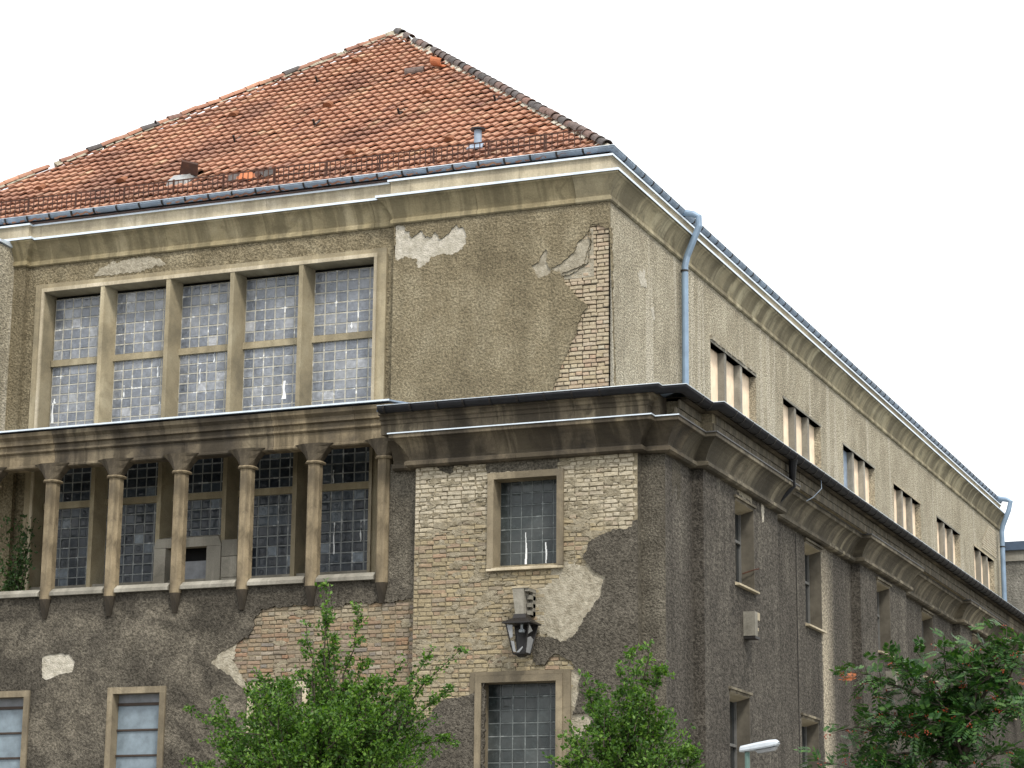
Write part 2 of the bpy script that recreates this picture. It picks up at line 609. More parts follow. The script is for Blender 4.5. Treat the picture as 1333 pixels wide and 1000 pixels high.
M_PANE_W = pane_mat('glass_block_green', [(0, (.02, .026, .027)), (.5, (.027, .034, .035)), (.9, (.034, .042, .043)), (1, (.055, .065, .065))], haze=.1, spec=.3, bmp=.06)
M_GRID_W = grid_mat('glazing_mortar_dull', (.14, .155, .155), (.28, .3, .3))
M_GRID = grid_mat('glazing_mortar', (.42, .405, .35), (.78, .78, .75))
M_GRID_D = grid_mat('glazing_mortar_shaded', (.24, .255, .255), (.5, .52, .52))  # same glazing mortar, colour darkened for the shade of the gallery
n_ = NM('white_drips', .8, .2)
M_DRIP = n_.done((.75, .77, .78))


def flat(name, c, rough=.8, spec=.3, var=.2, scale=6):
    n = NM(name, rough, spec)
    f = n.noise(scale, 5, .65)
    return n.done(n.mix(1, c, n.ramp(f, [(.3, 1 - var), (.7, 1 + var)]), 'MULTIPLY'))


M_BOARD = flat('peach_boards', (.82, .66, .49), .8, .2, .15, 4)
M_BLUEPANEL = flat('blue_panel', (.17, .215, .25), .35, .4, .25, 5)
M_GREYPANEL = flat('grey_panel', (.21, .22, .235), .7, .2)
M_BLACK = flat('dark_interior', (.012, .012, .012), .9, .1)
M_REVEAL = flat('reveal_plaster', (.1, .09, .072), .9, .2, .35, 3)
M_WOODFRAME = flat('frame_dark_wood', (.05, .036, .028), .7, .3)
M_WOODGREY = flat('frame_grey', (.12, .12, .115), .7, .3)
M_GLASS_DARK = flat('window_glass_dark', (.015, .018, .02), .08, .6, .1)
M_SOFFIT = flat('gallery_plaster', (.34, .31, .25), .9, .2)
M_BARK = flat('bark', (.055, .045, .035), .9, .2, .4, 14)
M_ORANGE = flat('broken_clay', (.45, .16, .075), .8, .2)
M_ASPHALT = flat('asphalt', (.05, .05, .052), .9, .2, .25, 20)
M_PAVE = flat('pavement_slabs', (.2, .195, .18), .9, .2, .25, 9)
M_EARTH = flat('ground_earth', (.1, .095, .07), .95, .1, .3, 2)


def leaf_mat(name, a, b, c, trans=.35):
    n = NM(name, .5, .35)
    r = n.rand()
    g = n.t.nodes.new('ShaderNodeNewGeometry')
    f = n.noise(1.7, 3, .5, vec=g.outputs['Position'])
    col = n.ramp(n.math('ADD', n.math('MULTIPLY', r, .6), n.math('MULTIPLY', f, .4)), [(.16, a), (.48, b), (.78, c), (.95, tuple(x * y for x, y in zip(c, (1.6, 1.25, 1.4))))])
    n.done(col)
    t = n.t.nodes.new('ShaderNodeBsdfTranslucent')
    n.t.links.new(n.mix(1, col, (1.3, 1.5, .5), 'MULTIPLY'), t.inputs[0])
    m = n.t.nodes.new('ShaderNodeMixShader')
    m.inputs[0].default_value = trans
    n.t.links.new(n.b.outputs[0], m.inputs[1])
    n.t.links.new(t.outputs[0], m.inputs[2])
    n.t.links.new(m.outputs[0], n.t.nodes['Material Output'].inputs[0])
    return n.m


M_LEAF = leaf_mat('hawthorn_leaf', (.02, .056, .008), (.052, .122, .016), (.13, .235, .035))
M_LEAF_R = leaf_mat('rowan_leaf', (.012, .044, .01), (.025, .075, .016), (.062, .135, .026), .2)
M_LEAF_B = leaf_mat('bush_leaf', (.02, .045, .012), (.03, .07, .018), (.05, .1, .03), .25)
M_BERRY = flat('red_berries', (.27, .04, .015), .4, .5, .35, 20)
M_LEAF_O = flat('orange_leaf', (.34, .11, .04), .6, .3, .3, 20)

# ------------------------------------------------------------------ ground
g = MB()
g.quad((-300, -300, 0), (300, -300, 0), (300, 300, 0), (-300, 300, 0))
g.build('ground', M_EARTH, kind='structure')
g = MB()
g.quad((-120, -30, .004), (120, -30, .004), (120, -15, .004), (-120, -15, .004))
g.build('road', M_ASPHALT, kind='structure')
g = MB()
g.box(-60, 1.5, -14.7, -1.5, -.2, .13)
g.box(1.5, 12, -14.7, 60, -.2, .13)
g.build('pavement', M_PAVE, kind='structure')
g = MB()
for i in range(60):
    g.box(-60 + i * 1.2, -60 + i * 1.2 + 1.19, -15, -14.702, -.2, .14)
g.build('kerb', M_STONE_GREY, kind='structure')

# ------------------------------------------------------------------ the building
BLD = thing('old_building', 'weathered corner building with peeling stucco, red tiled hip roof and glass block windows', 'building')
YR, YP, XR, XP = -1.55, -1.75, 1.55, 1.75       # lower storeys: recessed and proud wall faces
TA = math.tan(R(38.27))
SL = R(38.27)

LOW_PATH = [(-3.45, YR), (-2.97, YR), (-2.97, YP), (1.13, YP), (1.13, YR), (XR, YR), (XR, -.05), (XP, -.05), (XP, 4.7), (XR, 4.7),
            (XR, 11.3), (XP, 11.3), (XP, 15.85), (XR, 15.85), (XR, 22.2), (XP, 22.2), (XP, 26.75), (XR, 26.75), (XR, 33.2), (XP, 33.2), (XP, 37.7), (XR, 37.7), (XR, 41)]
FRZ_PATH = [(-3.52, YP), (1.13, YP), (1.13, YR), (XR, YR), (XR, -.05), (XP, -.05), (XP, 41)]
UP_PATH = [(-16.36, 0), (-12.47, 0), (-12.47, .12), (-4.3, .12), (-4.3, 0), (0, 0), (0, 38.2)]
EAVE_PATH = [(-16.36, 0), (0, 0), (0, 38.2)]

# outlines of the fallen render, in metres on the wall (x, z)
HOLE_A = [(-4.319, 14.542), (-4.192, 14.558), (-4.079, 14.456), (-3.948, 14.276), (-3.854, 14.312), (-3.745, 14.375), (-3.663, 14.232), (-3.553, 14.235), (-3.461, 14.36), (-3.379, 14.187), (-3.27, 14.206), (-3.115, 14.309), (-3.039, 14.405), (-2.882, 14.329), (-2.802, 14.201), (-2.831, 14.041), (-2.876, 13.912), (-3.108, 13.831), (-3.28, 13.878), (-3.452, 13.851), (-3.544, 13.786), (-3.73, 13.64), (-3.809, 13.678), (-3.828, 13.814), (-4.019, 13.878), (-4.208, 13.853), (-4.304, 13.862)]
HOLE_B = [(0.045, 14.033), (-0.043, 14.014), (-0.192, 14.131), (-0.37, 14.121), (-0.39, 13.978), (-0.369, 13.772), (-0.434, 13.604), (-0.478, 13.391), (-0.681, 13.324), (-0.925, 13.261), (-0.859, 13.081), (-0.634, 12.799), (-0.412, 12.606), (-0.544, 12.446), (-0.632, 12.109), (-0.809, 11.782), (-0.984, 11.368), (-1.058, 11.189), (-1.13, 10.925), (0.101, 10.831)]
HOLE_C = [(-1.513, 13.472), (-1.378, 13.524), (-1.267, 13.733), (-1.198, 13.769), (-1.221, 13.509), (-1.13, 13.368), (-0.95, 13.46), (-0.682, 13.629), (-0.637, 13.799), (-0.459, 13.956), (-0.37, 14.034), (-0.34, 13.863), (-0.37, 13.577), (-0.42, 13.4), (-0.71, 13.24), (-0.9, 13.2), (-0.96, 13.28), (-1.084, 13.342), (-1.219, 13.261), (-1.354, 13.216), (-1.445, 13.312)]
COAT_R = [(1.13, 8.317), (1.1, 8.285), (0.952, 8.183), (0.721, 8.165), (0.469, 8.1), (0.255, 7.968), (0.155, 7.686), (0.338, 7.521), (0.556, 7.381), (0.469, 7.067), (0.257, 6.792), (0.052, 6.461), (-0.194, 6.328), (-0.498, 6.43), (-0.678, 6.411), (-0.732, 6.219), (-0.688, 5.946), (-0.522, 5.941), (-0.454, 6.067), (-0.262, 6.125), (-0.069, 6.003), (0.013, 5.872), (0.136, 5.779), (0.083, 5.45), (-0.012, 5.11), (0.233, 5.129), (0.408, 5.049), (0.179, 4.79), (-0.01, 4.617), (-0.117, 4.355), (-0.153, 3.0), (1.13, 3.0)]
PL_R = [(-0.173, 7.715), (-0.38, 7.542), (-0.559, 7.289), (-0.739, 7.089), (-0.708, 6.658), (-0.498, 6.378), (-0.194, 6.264), (0.148, 6.354), (0.339, 6.745), (0.557, 7.045), (0.638, 7.403), (0.283, 7.588), (-0.02, 7.681)]
PL_R2 = [(-0.124, 5.979), (0.204, 5.815), (0.164, 5.448), (0.07, 5.159), (0.233, 5.205), (0.516, 5.072), (0.261, 4.7), (0.045, 4.503), (-0.059, 3.1), (-0.3, 3.1), (-0.2, 4.862)]
COAT_L = [(-1.6, 5.79), (-1.653, 5.576), (-1.871, 5.479), (-2.026, 5.449), (-2.338, 5.427), (-2.493, 5.301), (-2.646, 5.097), (-2.774, 5.061), (-2.97, 5.055), (-2.97, 3.0), (-1.6, 3.0)]
HOLE_L = [(-6.044, 7.131), (-5.754, 7.169), (-5.41, 7.168), (-5.082, 7.181), (-4.794, 7.101), (-4.416, 7.129), (-4.182, 7.184), (-3.852, 7.147), (-3.527, 7.176), (-3.243, 7.197), (-2.98, 7.24), (-2.98, 5.40), (-3.277, 5.445), (-3.861, 5.434), (-4.456, 5.556), (-4.9, 5.5), (-4.9, 5.85), (-6.2, 5.87), (-6.2, 5.6), (-6.385, 5.772), (-6.577, 5.941), (-7.008, 6.201), (-6.986, 6.283), (-6.799, 6.413), (-6.555, 6.546), (-6.296, 6.628), (-6.2, 6.792), (-6.141, 7.006)]
PL_L = [(-6.62, 6.599), (-6.801, 6.468), (-7.043, 6.298), (-7.069, 6.189), (-6.575, 5.887), (-6.383, 5.718), (-6.173, 5.469), (-6.071, 5.21), (-5.9, 5.25), (-6.036, 5.478), (-6.279, 5.81), (-6.394, 5.99), (-6.543, 6.24), (-6.5, 6.6)]
PL_S = [(-10.564, 6.445), (-10.435, 6.498), (-10.301, 6.479), (-10.17, 6.503), (-10.069, 6.471), (-9.971, 6.482), (-9.846, 6.323), (-9.885, 6.141), (-10.112, 6.106), (-10.437, 6.017), (-10.539, 6.063)]

# ---- lower walls
PW1 = (-1.47, -.3, 7.66, 9.16)        # the two windows of the corner panel (x0,x1,z0,z1)
PW2 = (-1.66, -.3, 4.1, 5.68)
LWX = [(-11.85, -10.87), (-8.98, -8.0), (-6.11, -5.13)]
LWZ = (2.4, 5.72)
LOWZ = 7.56
mb = MB()
wall_x(mb, YP + .024, -2.97, 1.13, 0, 9.6, [PW1, PW2], .42)
mb.quad((-2.97, YR, 0), (-2.97, YP + .03, 0), (-2.97, YP + .03, 9.6), (-2.97, YR, 9.6))
WALL_P = mb.build('wall', M_MORTAR, BLD, fix=False)
mb = MB()
wall_x(mb, YR + .048, -20, -2.972, 0, LOWZ, [(a, b, *LWZ) for a, b in LWX], .3)
WALL_L = mb.build('wall', M_MORTAR, BLD, fix=False)

# render coats (real sheets, 25 mm proud of the brick)
mb = MB()
slab(mb, [(-20, 0), (-2.972, 0), (-2.972, LOWZ), (-20, LOWZ)],
     [jag(HOLE_L, .03, .06, 1), jag(PL_S, .012, .05, 2)] + [[(a, .0 + LWZ[0]), (b, LWZ[0]), (b, LWZ[1]), (a, LWZ[1])] for a, b in LWX[:2]], YR, YR + .06)
mb.build('render_coat', M_ST_LOW, BLD)
for pts, y, m in ((jag(PL_L, .03, .05, 3), YR + .016, M_PLASTER), ):
    mb = MB(); slab(mb, pts, [], y, YR + .055); mb.build('plaster_patch', m, BLD)
mb = MB(); slab(mb, [(-10.7, 5.9), (-9.7, 5.9), (-9.7, 6.6), (-10.7, 6.6)], [], YR + .018, YR + .045); mb.build('plaster_patch', M_PLASTER_W, BLD)
mb = MB()
wall_x(mb, YR, -3.6, -2.972, LOWZ + .001, 9.6, [], .1)
mb.build('render_coat', M_ST_STRIP, BLD, fix=False)
mb = MB(); slab(mb, jag_open(COAT_R[:-1], .03, .06, 4) + [(1.13, 3.0)], [], YP - .026, YP + .035); mb.build('render_coat', M_ST_PANEL, BLD)
mb = MB(); slab(mb, jag(COAT_L, .02, .06, 5), [], YP - .026, YP + .035); mb.build('render_coat', M_ST_PANEL, BLD)
mb = MB(); slab(mb, jag(PL_R, .07, .035, 6), [], YP + .008, YP + .035); mb.build('plaster_patch', M_PLASTER, BLD)
mb = MB(); slab(mb, jag(PL_R2, .03, .05, 7), [], YP + .014, YP + .035); mb.build('plaster_patch', M_PLASTER, BLD)
# a last band of render clings under the cornice above the panel and round the window head
TOPB = jag([(-2.9, 9.62), (-2.62, 9.55), (-2.45, 9.35), (-2.3, 9.3), (-2.2, 9.48), (-2.0, 9.42), (-1.85, 9.55), (-1.7, 9.6)], .03, .06, 8)
mb = MB(); slab(mb, TOPB, [], YP, YP + .03); mb.build('render_coat', M_ST_STRIP, BLD)
mb = MB(); slab(mb, jag([(-1.6, 9.58), (-1.62, 9.28), (-.3, 9.26), (-.28, 9.56)], .03, .06, 9), [], YP - .004, YP + .03); mb.build('render_coat', M_ST_STRIP, BLD)

mb = MB()
mb.quad((1.13, YR, 0), (XR, YR, 0), (XR, YR, 9.6), (1.13, YR, 9.6))
mb.quad((1.1305, YP + .012, 0), (1.1305, YR, 0), (1.1305, YR, 9.6), (1.1305, YP + .012, 9.6))
mb.build('render_coat', M_ST_STRIP, BLD, fix=False)
# side, lower
SW = [(1.85, 3.05, 7.75, 9.28, XP), (7.43, 8.7, 7.7, 9.38, XR), (12.85, 14.1, 7.75, 9.33, XP), (18.44, 19.7, 7.76, 9.36, XR), (23.76, 25.0, 7.75, 9.35, XP), (29.4, 30.6, 7.75, 9.35, XR)]
SWL = [(1.38, 2.62, 3.7, 5.78, XP), (6.95, 8.25, 3.7, 5.8, XR), (12.85, 14.1, 3.7, 5.8, XP), (18.44, 19.7, 3.7, 5.8, XR), (23.76, 25.0, 3.7, 5.8, XP)]
mb = MB()
segs = [(XR, -1.55, -.05), (XP, -.05, 4.7), (XR, 4.7, 11.3), (XP, 11.3, 15.85), (XR, 15.85, 22.2), (XP, 22.2, 26.75), (XR, 26.75, 33.2), (XP, 33.2, 37.7), (XR, 37.7, 41)]
for i, (x, a, b) in enumerate(segs):
    wall_y(mb, x, a, b, 0, 9.6, [o[:4] for o in SW + SWL if a < o[0] < b], .34)
    if i:
        px = segs[i - 1][0]
        mb.quad((px, a, 0), (x, a, 0), (x, a, 9.6), (px, a, 9.6))
mb.build('wall', M_ST_SLOW, BLD, fix=False)

# ---- bricks
def brick_meshes(L, mat):
    out = []
    for k in range(6):
        m = MB()
        H, D = .066, .05

        def ring(y, ins, j):
            pts = []
            for (u, v) in ((-.5, -.5), (0, -.5), (.5, -.5), (.5, 0), (.5, .5), (0, .5), (-.5, .5), (-.5, 0)):
                pts.append((u * (L - ins) + random.uniform(-j, j), y + random.uniform(-j, j) * .25, v * (H - ins) + random.uniform(-j, j)))
            return pts
        m.loft([ring(D, 0, 0), ring(.006, .004, .005), ring(-.003, .02, .008)], cap=True)
        out.append(m.mesh('brick', mat))
    return out


CAMP = Vector((13.636, -38.135, 1.65))
brick_slots = []


def lay(poly, y, x0, x1, z0, z1, mat, parent, holes=(), skip=None):
    ms, mh = brick_meshes(.248, mat), brick_meshes(.118, mat)
    r = int(z0 / .077)
    while r * .077 < z1:
        z = r * .077 + .038
        st = r % 2 == 0
        p = .262 if st else .131
        x = math.floor(x0 / p) * p + (p / 2 if st else .065 + (.033 if r % 4 == 1 else 0))
        while x < x1:
            hw = p / 2 - .006
            xl, xr = max(x - hw, x0 + .004), min(x + hw, x1 - .004)
            for h in holes:
                if h[2] - .02 < z < h[3] + .02:
                    if xl < h[0] < xr:
                        xr = h[0]
                    elif xl < h[1] < xr:
                        xl = h[1]
                    elif h[0] <= xl and xr <= h[1]:
                        xr = xl
            if xr - xl > .035:
                cs = [(xl + (xr - xl) * t, z + b * .03) for t in (0, .5, 1) for b in (-1, 1)]
                if any(inside(c, poly) for c in cs) and not (skip and all(any(inside(c, s) for s in skip) for c in cs)):
                    brick_slots.append(((xl + xr) / 2, y + random.gauss(0, .006), z + random.gauss(0, .005), (xr - xl) / (2 * hw), random.choice(ms if st else mh), parent))
            x += p
        r += 1


lay([(-2.97, 3), (1.13, 3), (1.13, 9.6), (-2.97, 9.6)], YP + .012, -2.965, 1.125, 3.9, 9.6, M_BRICK, WALL_P,
    [(-1.5, -.27, 7.58, 9.22), (-1.8, -.15, 3, 5.8)], [COAT_R, COAT_L, PL_R, PL_R2])
lay(HOLE_L, YR + .034, -7.1, -2.975, 5.2, 7.3, M_BRICK_MIX, WALL_L, [(-6.22, -5.02, 2, 5.82)], [PL_L])

# ---- upper walls
mb = MB()
wall_x(mb, .062, -4.3, 0, 9, 14.7, [], .1)
mb.quad((0, .062, 9), (0, .0, 9), (0, .0, 14.7), (0, .062, 14.7))
mb.quad((-4.3, .13, 9), (-4.3, .06, 9), (-4.3, .06, 14.7), (-4.3, .13, 14.7))
WALL_U = mb.build('wall', M_MORTAR_DARK, BLD, fix=False)
mb = MB()
slab(mb, [(-4.3, 9), (.004, 9), (.004, 10.95), *jag(HOLE_B[::-1], .02, .06, 11)[6:-6], (.004, 14.06), (.004, 14.7), (-4.3, 14.7)],
     [jag([(x + .03 if x < -4.25 else x, z) for x, z in HOLE_A], .03, .05, 10), jag(HOLE_C, .025, .05, 12)], 0, .07)
mb.build('render_coat', M_ST_UP, BLD)
mb = MB(); slab(mb, [(-4.28, 13.55), (-2.7, 13.55), (-2.7, 14.6), (-4.28, 14.6)], [], .022, .05); mb.build('plaster_patch', M_PLASTER_W, BLD)
mb = MB(); slab(mb, jag([(-1.6, 13.15), (-.3, 13.15), (-.32, 14.06), (-1.6, 13.9)], .0, .2, 1), [], .026, .05); mb.build('plaster_patch', M_PLASTER, BLD)
lay(HOLE_B, .032, -1.3, 0.0, 10.8, 14.2, M_BRICK_UP, WALL_U)
# bay wall with the big window, and the block left of it
BW = (-12.02, -4.72, 8.02, 13.97)
mb = MB()
wall_x(mb, .12, -12.47, -4.3, 7.2, 14.7, [BW], .5)
wall_x(mb, 0, -20, -12.47, 7.2, 14.7, [], .1)
mb.quad((-12.47, 0, 7.2), (-12.47, .12, 7.2), (-12.47, .12, 14.7), (-12.47, 0, 14.7))
mb.build('render_coat', M_ST_UP, BLD, fix=False)
mb = MB(); slab(mb, jag([(-10.95, 14.2), (-10.8, 14.36), (-10.5, 14.46), (-9.8, 14.5), (-9.4, 14.42), (-9.3, 14.3), (-9.9, 14.22), (-10.5, 14.19)], .03, .05, 15), [], .114, .125); mb.build('plaster_patch', M_PLASTER, BLD)
def slab_side(pts, x, back, mat):
    t = MB(); slab(t, pts, [], 0, back)
    m_ = MB(); m_.v = [(x - p[1], p[0], p[2]) for p in t.v]; m_.f = t.f
    m_.build('plaster_patch', mat, BLD)


slab_side(jag([(-1.2, 9.4), (-.75, 9.45), (-.7, 8.95), (-.85, 8.75), (-.95, 9.05), (-1.15, 8.8)], .04, .05, 16), XR + .005, .01, M_ST_STRIP)
slab_side(jag([(1.55, 13.6), (1.95, 13.75), (2.1, 13.5), (1.8, 13.35)], .06, .04, 17), .006, .01, M_PLASTER_W)
slab_side(jag([(2.3, 13.1), (2.5, 13.2), (2.55, 12.95)], .05, .04, 18), .006, .01, M_PLASTER_W)
slab_side(jag([(2.0, 9.42), (2.1, 9.52), (2.9, 9.5), (2.95, 9.36), (2.6, 9.4), (2.5, 9.34), (2.2, 9.38)], .04, .04, 19), XP + .006, .01, M_PLASTER)
slab_side(jag([(3.55, 9.45), (3.75, 9.45), (3.74, 9.15), (3.62, 9.1)], .03, .04, 20), XP + .006, .01, M_PLASTER_W)
# side, upper
USW = [(7.8 + 5.5 * i - 1.66, 7.8 + 5.5 * i + 1.66, 10.7, 13.36) for i in range(6)]
mb = MB()
wall_y(mb, 0, .0, 38.2, 9, 14.7, USW, .45)
mb.quad((0, 38.2, 9), (-16.36, 38.2, 9), (-16.36, 38.2, 15), (0, 38.2, 15))
mb.quad((-20, 38.2, 0), (XR, 41, 0), (XR, 41, 9.6), (-20, 38.2, 9.6))
mb.quad((-16.36, 38.2, 7), (-16.36, 0, 7), (-16.36, 0, 15), (-16.36, 38.2, 15))
mb.build('wall', M_ST_SIDE, BLD, fix=False)

# bricks: the 300 nearest become objects, the others one mesh
brick_slots.sort(key=lambda s: (Vector(s[:3]) - CAMP).length)
rest = {}
for i, (x, y, z, st, me, par) in enumerate(brick_slots):
    if i < 300:
        o = link('brick', me, par, None, Matrix.Translation((x, y, z)) @ Matrix.Rotation(random.gauss(0, .014), 4, 'Y') @ Matrix.Diagonal((st, 1, 1, 1)))
    else:
        rest.setdefault(par, MB()).v.extend((p.co.x * st + x, p.co.y + y, p.co.z + z) for p in me.vertices)
        m = rest[par]
        n0 = len(m.v) - len(me.vertices)
        m.f.extend(tuple(n0 + q for q in f.vertices) for f in me.polygons)
        m.mat = getattr(m, 'mat', me.materials[0])
for par, m in rest.items():
    m.build('brick', m.mat, par, kind='stuff', fix=False)
# mortar smeared over the brick faces
for poly, y, n_, skip, mat in (([(-2.9, 5.3), (1.1, 6.3), (1.1, 9.5), (-2.9, 9.5)], YP + .004, 620, [COAT_R, COAT_L, PL_R, PL_R2, [(-1.62, 7.5), (-.16, 7.5), (-.16, 9.32), (-1.62, 9.32)], [(-1.95, 3), (0, 3), (0, 5.9), (-1.95, 5.9)]], M_SMEAR),
                               ([(-6.1, 5.9), (-3, 5.9), (-3, 7.1), (-6.1, 7.1)], YR + .026, 110, [PL_L], M_SMEAR)):
    m = MB()
    k = 0
    while k < n_:
        cx, cz = random.uniform(-6.1, .92), random.uniform(5.3, 9.5)
        if not inside((cx, cz), poly) or any(inside((cx, cz), q) for q in skip):
            continue
        k += 1
        if noise.noise(Vector((cx * .8, cz * .8, 3.3))) + (.25 if cz > 8.2 else -.05) < random.uniform(-.25, .3):
            continue
        yy = y + random.uniform(-.002, .002)
        rx, rz = random.uniform(.03, .16), random.uniform(.015, .06)
        pts = [(cx + rx * math.cos(t) * random.uniform(.6, 1.15), cz + rz * math.sin(t) * random.uniform(.6, 1.15)) for t in [2 * math.pi * i / 11 for i in range(11)]]
        m.loft([[(p[0], yy + .012, p[1]) for p in pts], [(p[0], yy + .003, p[1]) for p in pts], [(cx + (p[0] - cx) * .75, yy, cz + (p[1] - cz) * .75) for p in pts]])
    m.build('mortar_smear', mat, WALL_P if y < -1.7 else WALL_L, kind='stuff')
# a field of bare brick at the far end of the long side
m = MB()
for r in range(12):
    for k in range(12):
        y = 35.0 + k * .262 + (.13 if r % 2 else 0)
        z = 13.5 + r * .077
        if y < 37.3 and (k > r * .5 - 2):
            m.box(-.02, .012 + random.uniform(0, .01), y, y + .245, z, z + .062)
m.build('brick', M_BRICK, BLD, kind='stuff')

# ---- cornices: stones swept along the wall lines with open joints
def cornice(path, prof, mat, step, name='cornice_stone', gap=.006, first=.7, mat2=None, ysw=None):
    tot = plen(path)
    _, _, L = stations(path, 0, .001)
    cuts, s = [0], first
    while s < tot - .5:
        if min(abs(s - l) for l in L) > .28:
            cuts.append(s)
            s += step * random.uniform(.85, 1.15)
        else:
            s += .15
    cuts.append(tot)
    for a, b in zip(cuts[:-1], cuts[1:]):
        mm = mat
        if mat2 is not None:
            st = stations(path, a, b)[0]
            if st[-1][0].y > ysw:
                mm = mat2
        m = MB()
        sweep(m, path, prof, a + gap / 2, b - gap / 2)
        m.build(name, mm, BLD)


cove_l = [(-.05, 9.46), (.1, 9.46), (.145, 9.49), (.145, 9.55), (.11, 9.575), (.075, 9.59), (.085, 9.63), (.115, 9.69), (.16, 9.765), (.215, 9.84), (.275, 9.9), (.315, 9.93), (.35, 9.94), (.36, 9.95), (.36, 10.02), (.33, 10.03), (-.05, 10.03)]
cornice(LOW_PATH, cove_l, M_STONE_LOW, 1.7, mat2=M_STONE_SIDE, ysw=-.2)
cove_u = [(-.1, 14.54), (.03, 14.54), (.055, 14.56), (.055, 14.62), (.03, 14.645), (.025, 14.66), (.045, 14.72), (.08, 14.79), (.12, 14.865), (.165, 14.93), (.205, 14.97), (.235, 14.985), (.25, 15.0), (.25, 15.05), (-.1, 15.05)]
cornice(UP_PATH, cove_u, M_STONE, 2.1, mat2=M_STONE_UPS, ysw=.2)
fascia = [(-.2, 15.05), (.06, 15.05), (.06, 15.36), (.085, 15.37), (.085, 15.395), (-.2, 15.395)]
cornice(UP_PATH, fascia, M_STONE_PALE, 2.6, 'fascia_stone', first=1.4)
# frieze: one run of stone on the front, small coursed stones along the side
frz = [(-.1, 10.035), (.27, 10.035), (.27, 10.2), (.3, 10.215), (.3, 10.27), (.345, 10.29), (.35, 10.35), (.42, 10.36), (.42, 10.42), (-.1, 10.42)]
FRONT_FRZ = FRZ_PATH[:4] + [(XR, YR)]
cornice(FRONT_FRZ, frz, M_STONE_LOW, 1.6, 'frieze_stone')
m = MB()
sweep(m, [(XR, -1.45), (XR, -.05), (XP, -.05), (XP, 41)], [(-.1, 10.035), (.255, 10.035), (.255, 10.42), (-.1, 10.42)])
m.build('frieze_backing', M_MORTAR, BLD)
fm = []
for k in range(5):
    q = MB()
    l = (.36, .4, .44, .5, .3)[k]
    q.loft([[(0, .004, 0), (0, l - .004, 0), (0, l - .004, .158), (0, .004, .158)], [(.028, .006, .004), (.028, l - .006, .004), (.028, l - .006, .154), (.028, .006, .154)], [(.034, .016, .014), (.034, l - .016, .014), (.034, l - .016, .144), (.034, .016, .144)]])
    mm = q.mesh('frieze_stone', M_STONE_SIDE)
    fm.append((l, mm))
cnt = 0
far_f = MB()
for r_ in range(2):
    for xw, a, b in ((XR, -1.76, -.28), (XP, -.3, 40.5)):
        y = a + r_ * .17
        while y < b - .5:
            l, me = random.choice(fm)
            z = 10.04 + r_ * .165
            if y < 27:
                link('frieze_stone', me, BLD, None, Matrix.Translation((xw + .24 + random.uniform(0, .012), y, z)))
            else:
                n0 = len(far_f.v)
                far_f.v += [(p.co.x + xw + .24, p.co.y + y, p.co.z + z) for p in me.vertices]
                far_f.f += [tuple(n0 + q for q in f.vertices) for f in me.polygons]
            y += l
far_f.build('frieze_stone', M_STONE_SIDE, BLD, kind='stuff')
m = MB()
sweep(m, [(XR, -1.45), (XR, -.05), (XP, -.05), (XP, 41)], [(-.1, 10.37), (.3, 10.37), (.37, 10.39), (.37, 10.43), (-.1, 10.43)])
m.build('frieze_cap', M_STONE_LOW, BLD)

# ---- sheet-metal flashings
def flash(path, o0, o1, z, mat=M_ZINC_BRIGHT, drop=.03, name='flashing', s0=None, s1=None):
    m = MB()
    sweep(m, path, [(o0, z + .02), (o1, z + .004), (o1, z - drop), (o1 + .006, z - drop), (o1 + .006, z + .009), (o0, z + .026)], s0, s1)
    m.build(name, mat, BLD)


SC_ = plen(LOW_PATH[:6])
flash(LOW_PATH, .1, .375, 10.03, drop=.012, s0=.1, s1=SC_ - .001)
flash(LOW_PATH, .1, .37, 10.03, M_FLASH_OLD, drop=.015, s0=SC_ + .001)
flash(UP_PATH, .05, .275, 15.055, drop=.035)
flash(UP_PATH, -.1, .105, 15.4, drop=.03)

# ---- gutters
def gutter(path, oc, zc, r, mat, step, s0=0, s1=None, off=.25, lip=M_ZINC_BRIGHT):
    prof = []
    for k in range(9):
        a = math.pi + math.pi * k / 8
        prof.append((oc + r * math.cos(a), zc + r * math.sin(a)))
    inner = [(oc + (r - .006) * math.cos(math.pi + math.pi * k / 8), zc + (r - .006) * math.sin(math.pi + math.pi * k / 8)) for k in reversed(range(9))]
    m = MB()
    sweep(m, path, prof + inner, s0, s1)
    go = m.build('gutter', mat, BLD, smooth=True)
    m = MB()
    bead = [(oc + r + .002 + .008 * math.cos(2 * math.pi * k / 6), zc + .004 + .008 * math.sin(2 * math.pi * k / 6)) for k in range(6)]
    sweep(m, path, bead, s0, s1)
    m.build('gutter_bead', lip, go, smooth=True)
    # one strap, copied along the line
    q = MB()
    rings = []
    for k in range(9):
        a = math.pi * .9 + math.pi * 1.1 * k / 8
        for_r = []
        for rr, xx in ((r + .001, -.017), (r + .013, -.017), (r + .013, .017), (r + .001, .017)):
            for_r.append((xx, -rr * math.cos(a), rr * math.sin(a)))
        rings.append(for_r)
    q.loft(rings)
    me = q.mesh('gutter_bracket', M_IRON)
    _, tot, L = stations(path, 0, .001)
    s = s0 + off
    end = tot if s1 is None else s1
    while s < end - .1:
        if min(abs(s - l) for l in L[1:-1]) > .12:
            (p, nrm), _ = stations(path, s, s + .001)[0][:2]
            ang = 0 if abs(nrm.y) > .5 else math.pi / 2
            mt = Matrix.Translation((p.x + nrm.x * oc, p.y + nrm.y * oc, zc)) @ Matrix.Rotation(ang, 4, 'Z')
            link('gutter_bracket', me, go, None, mt)
        s += step
    return go


gutter(EAVE_PATH, .055, 15.55, .085, M_ZINC, .52, off=.3)
gutter(FRZ_PATH, .455, 10.49, .112, M_GUT_DARK, .5, s0=.05, off=.12)

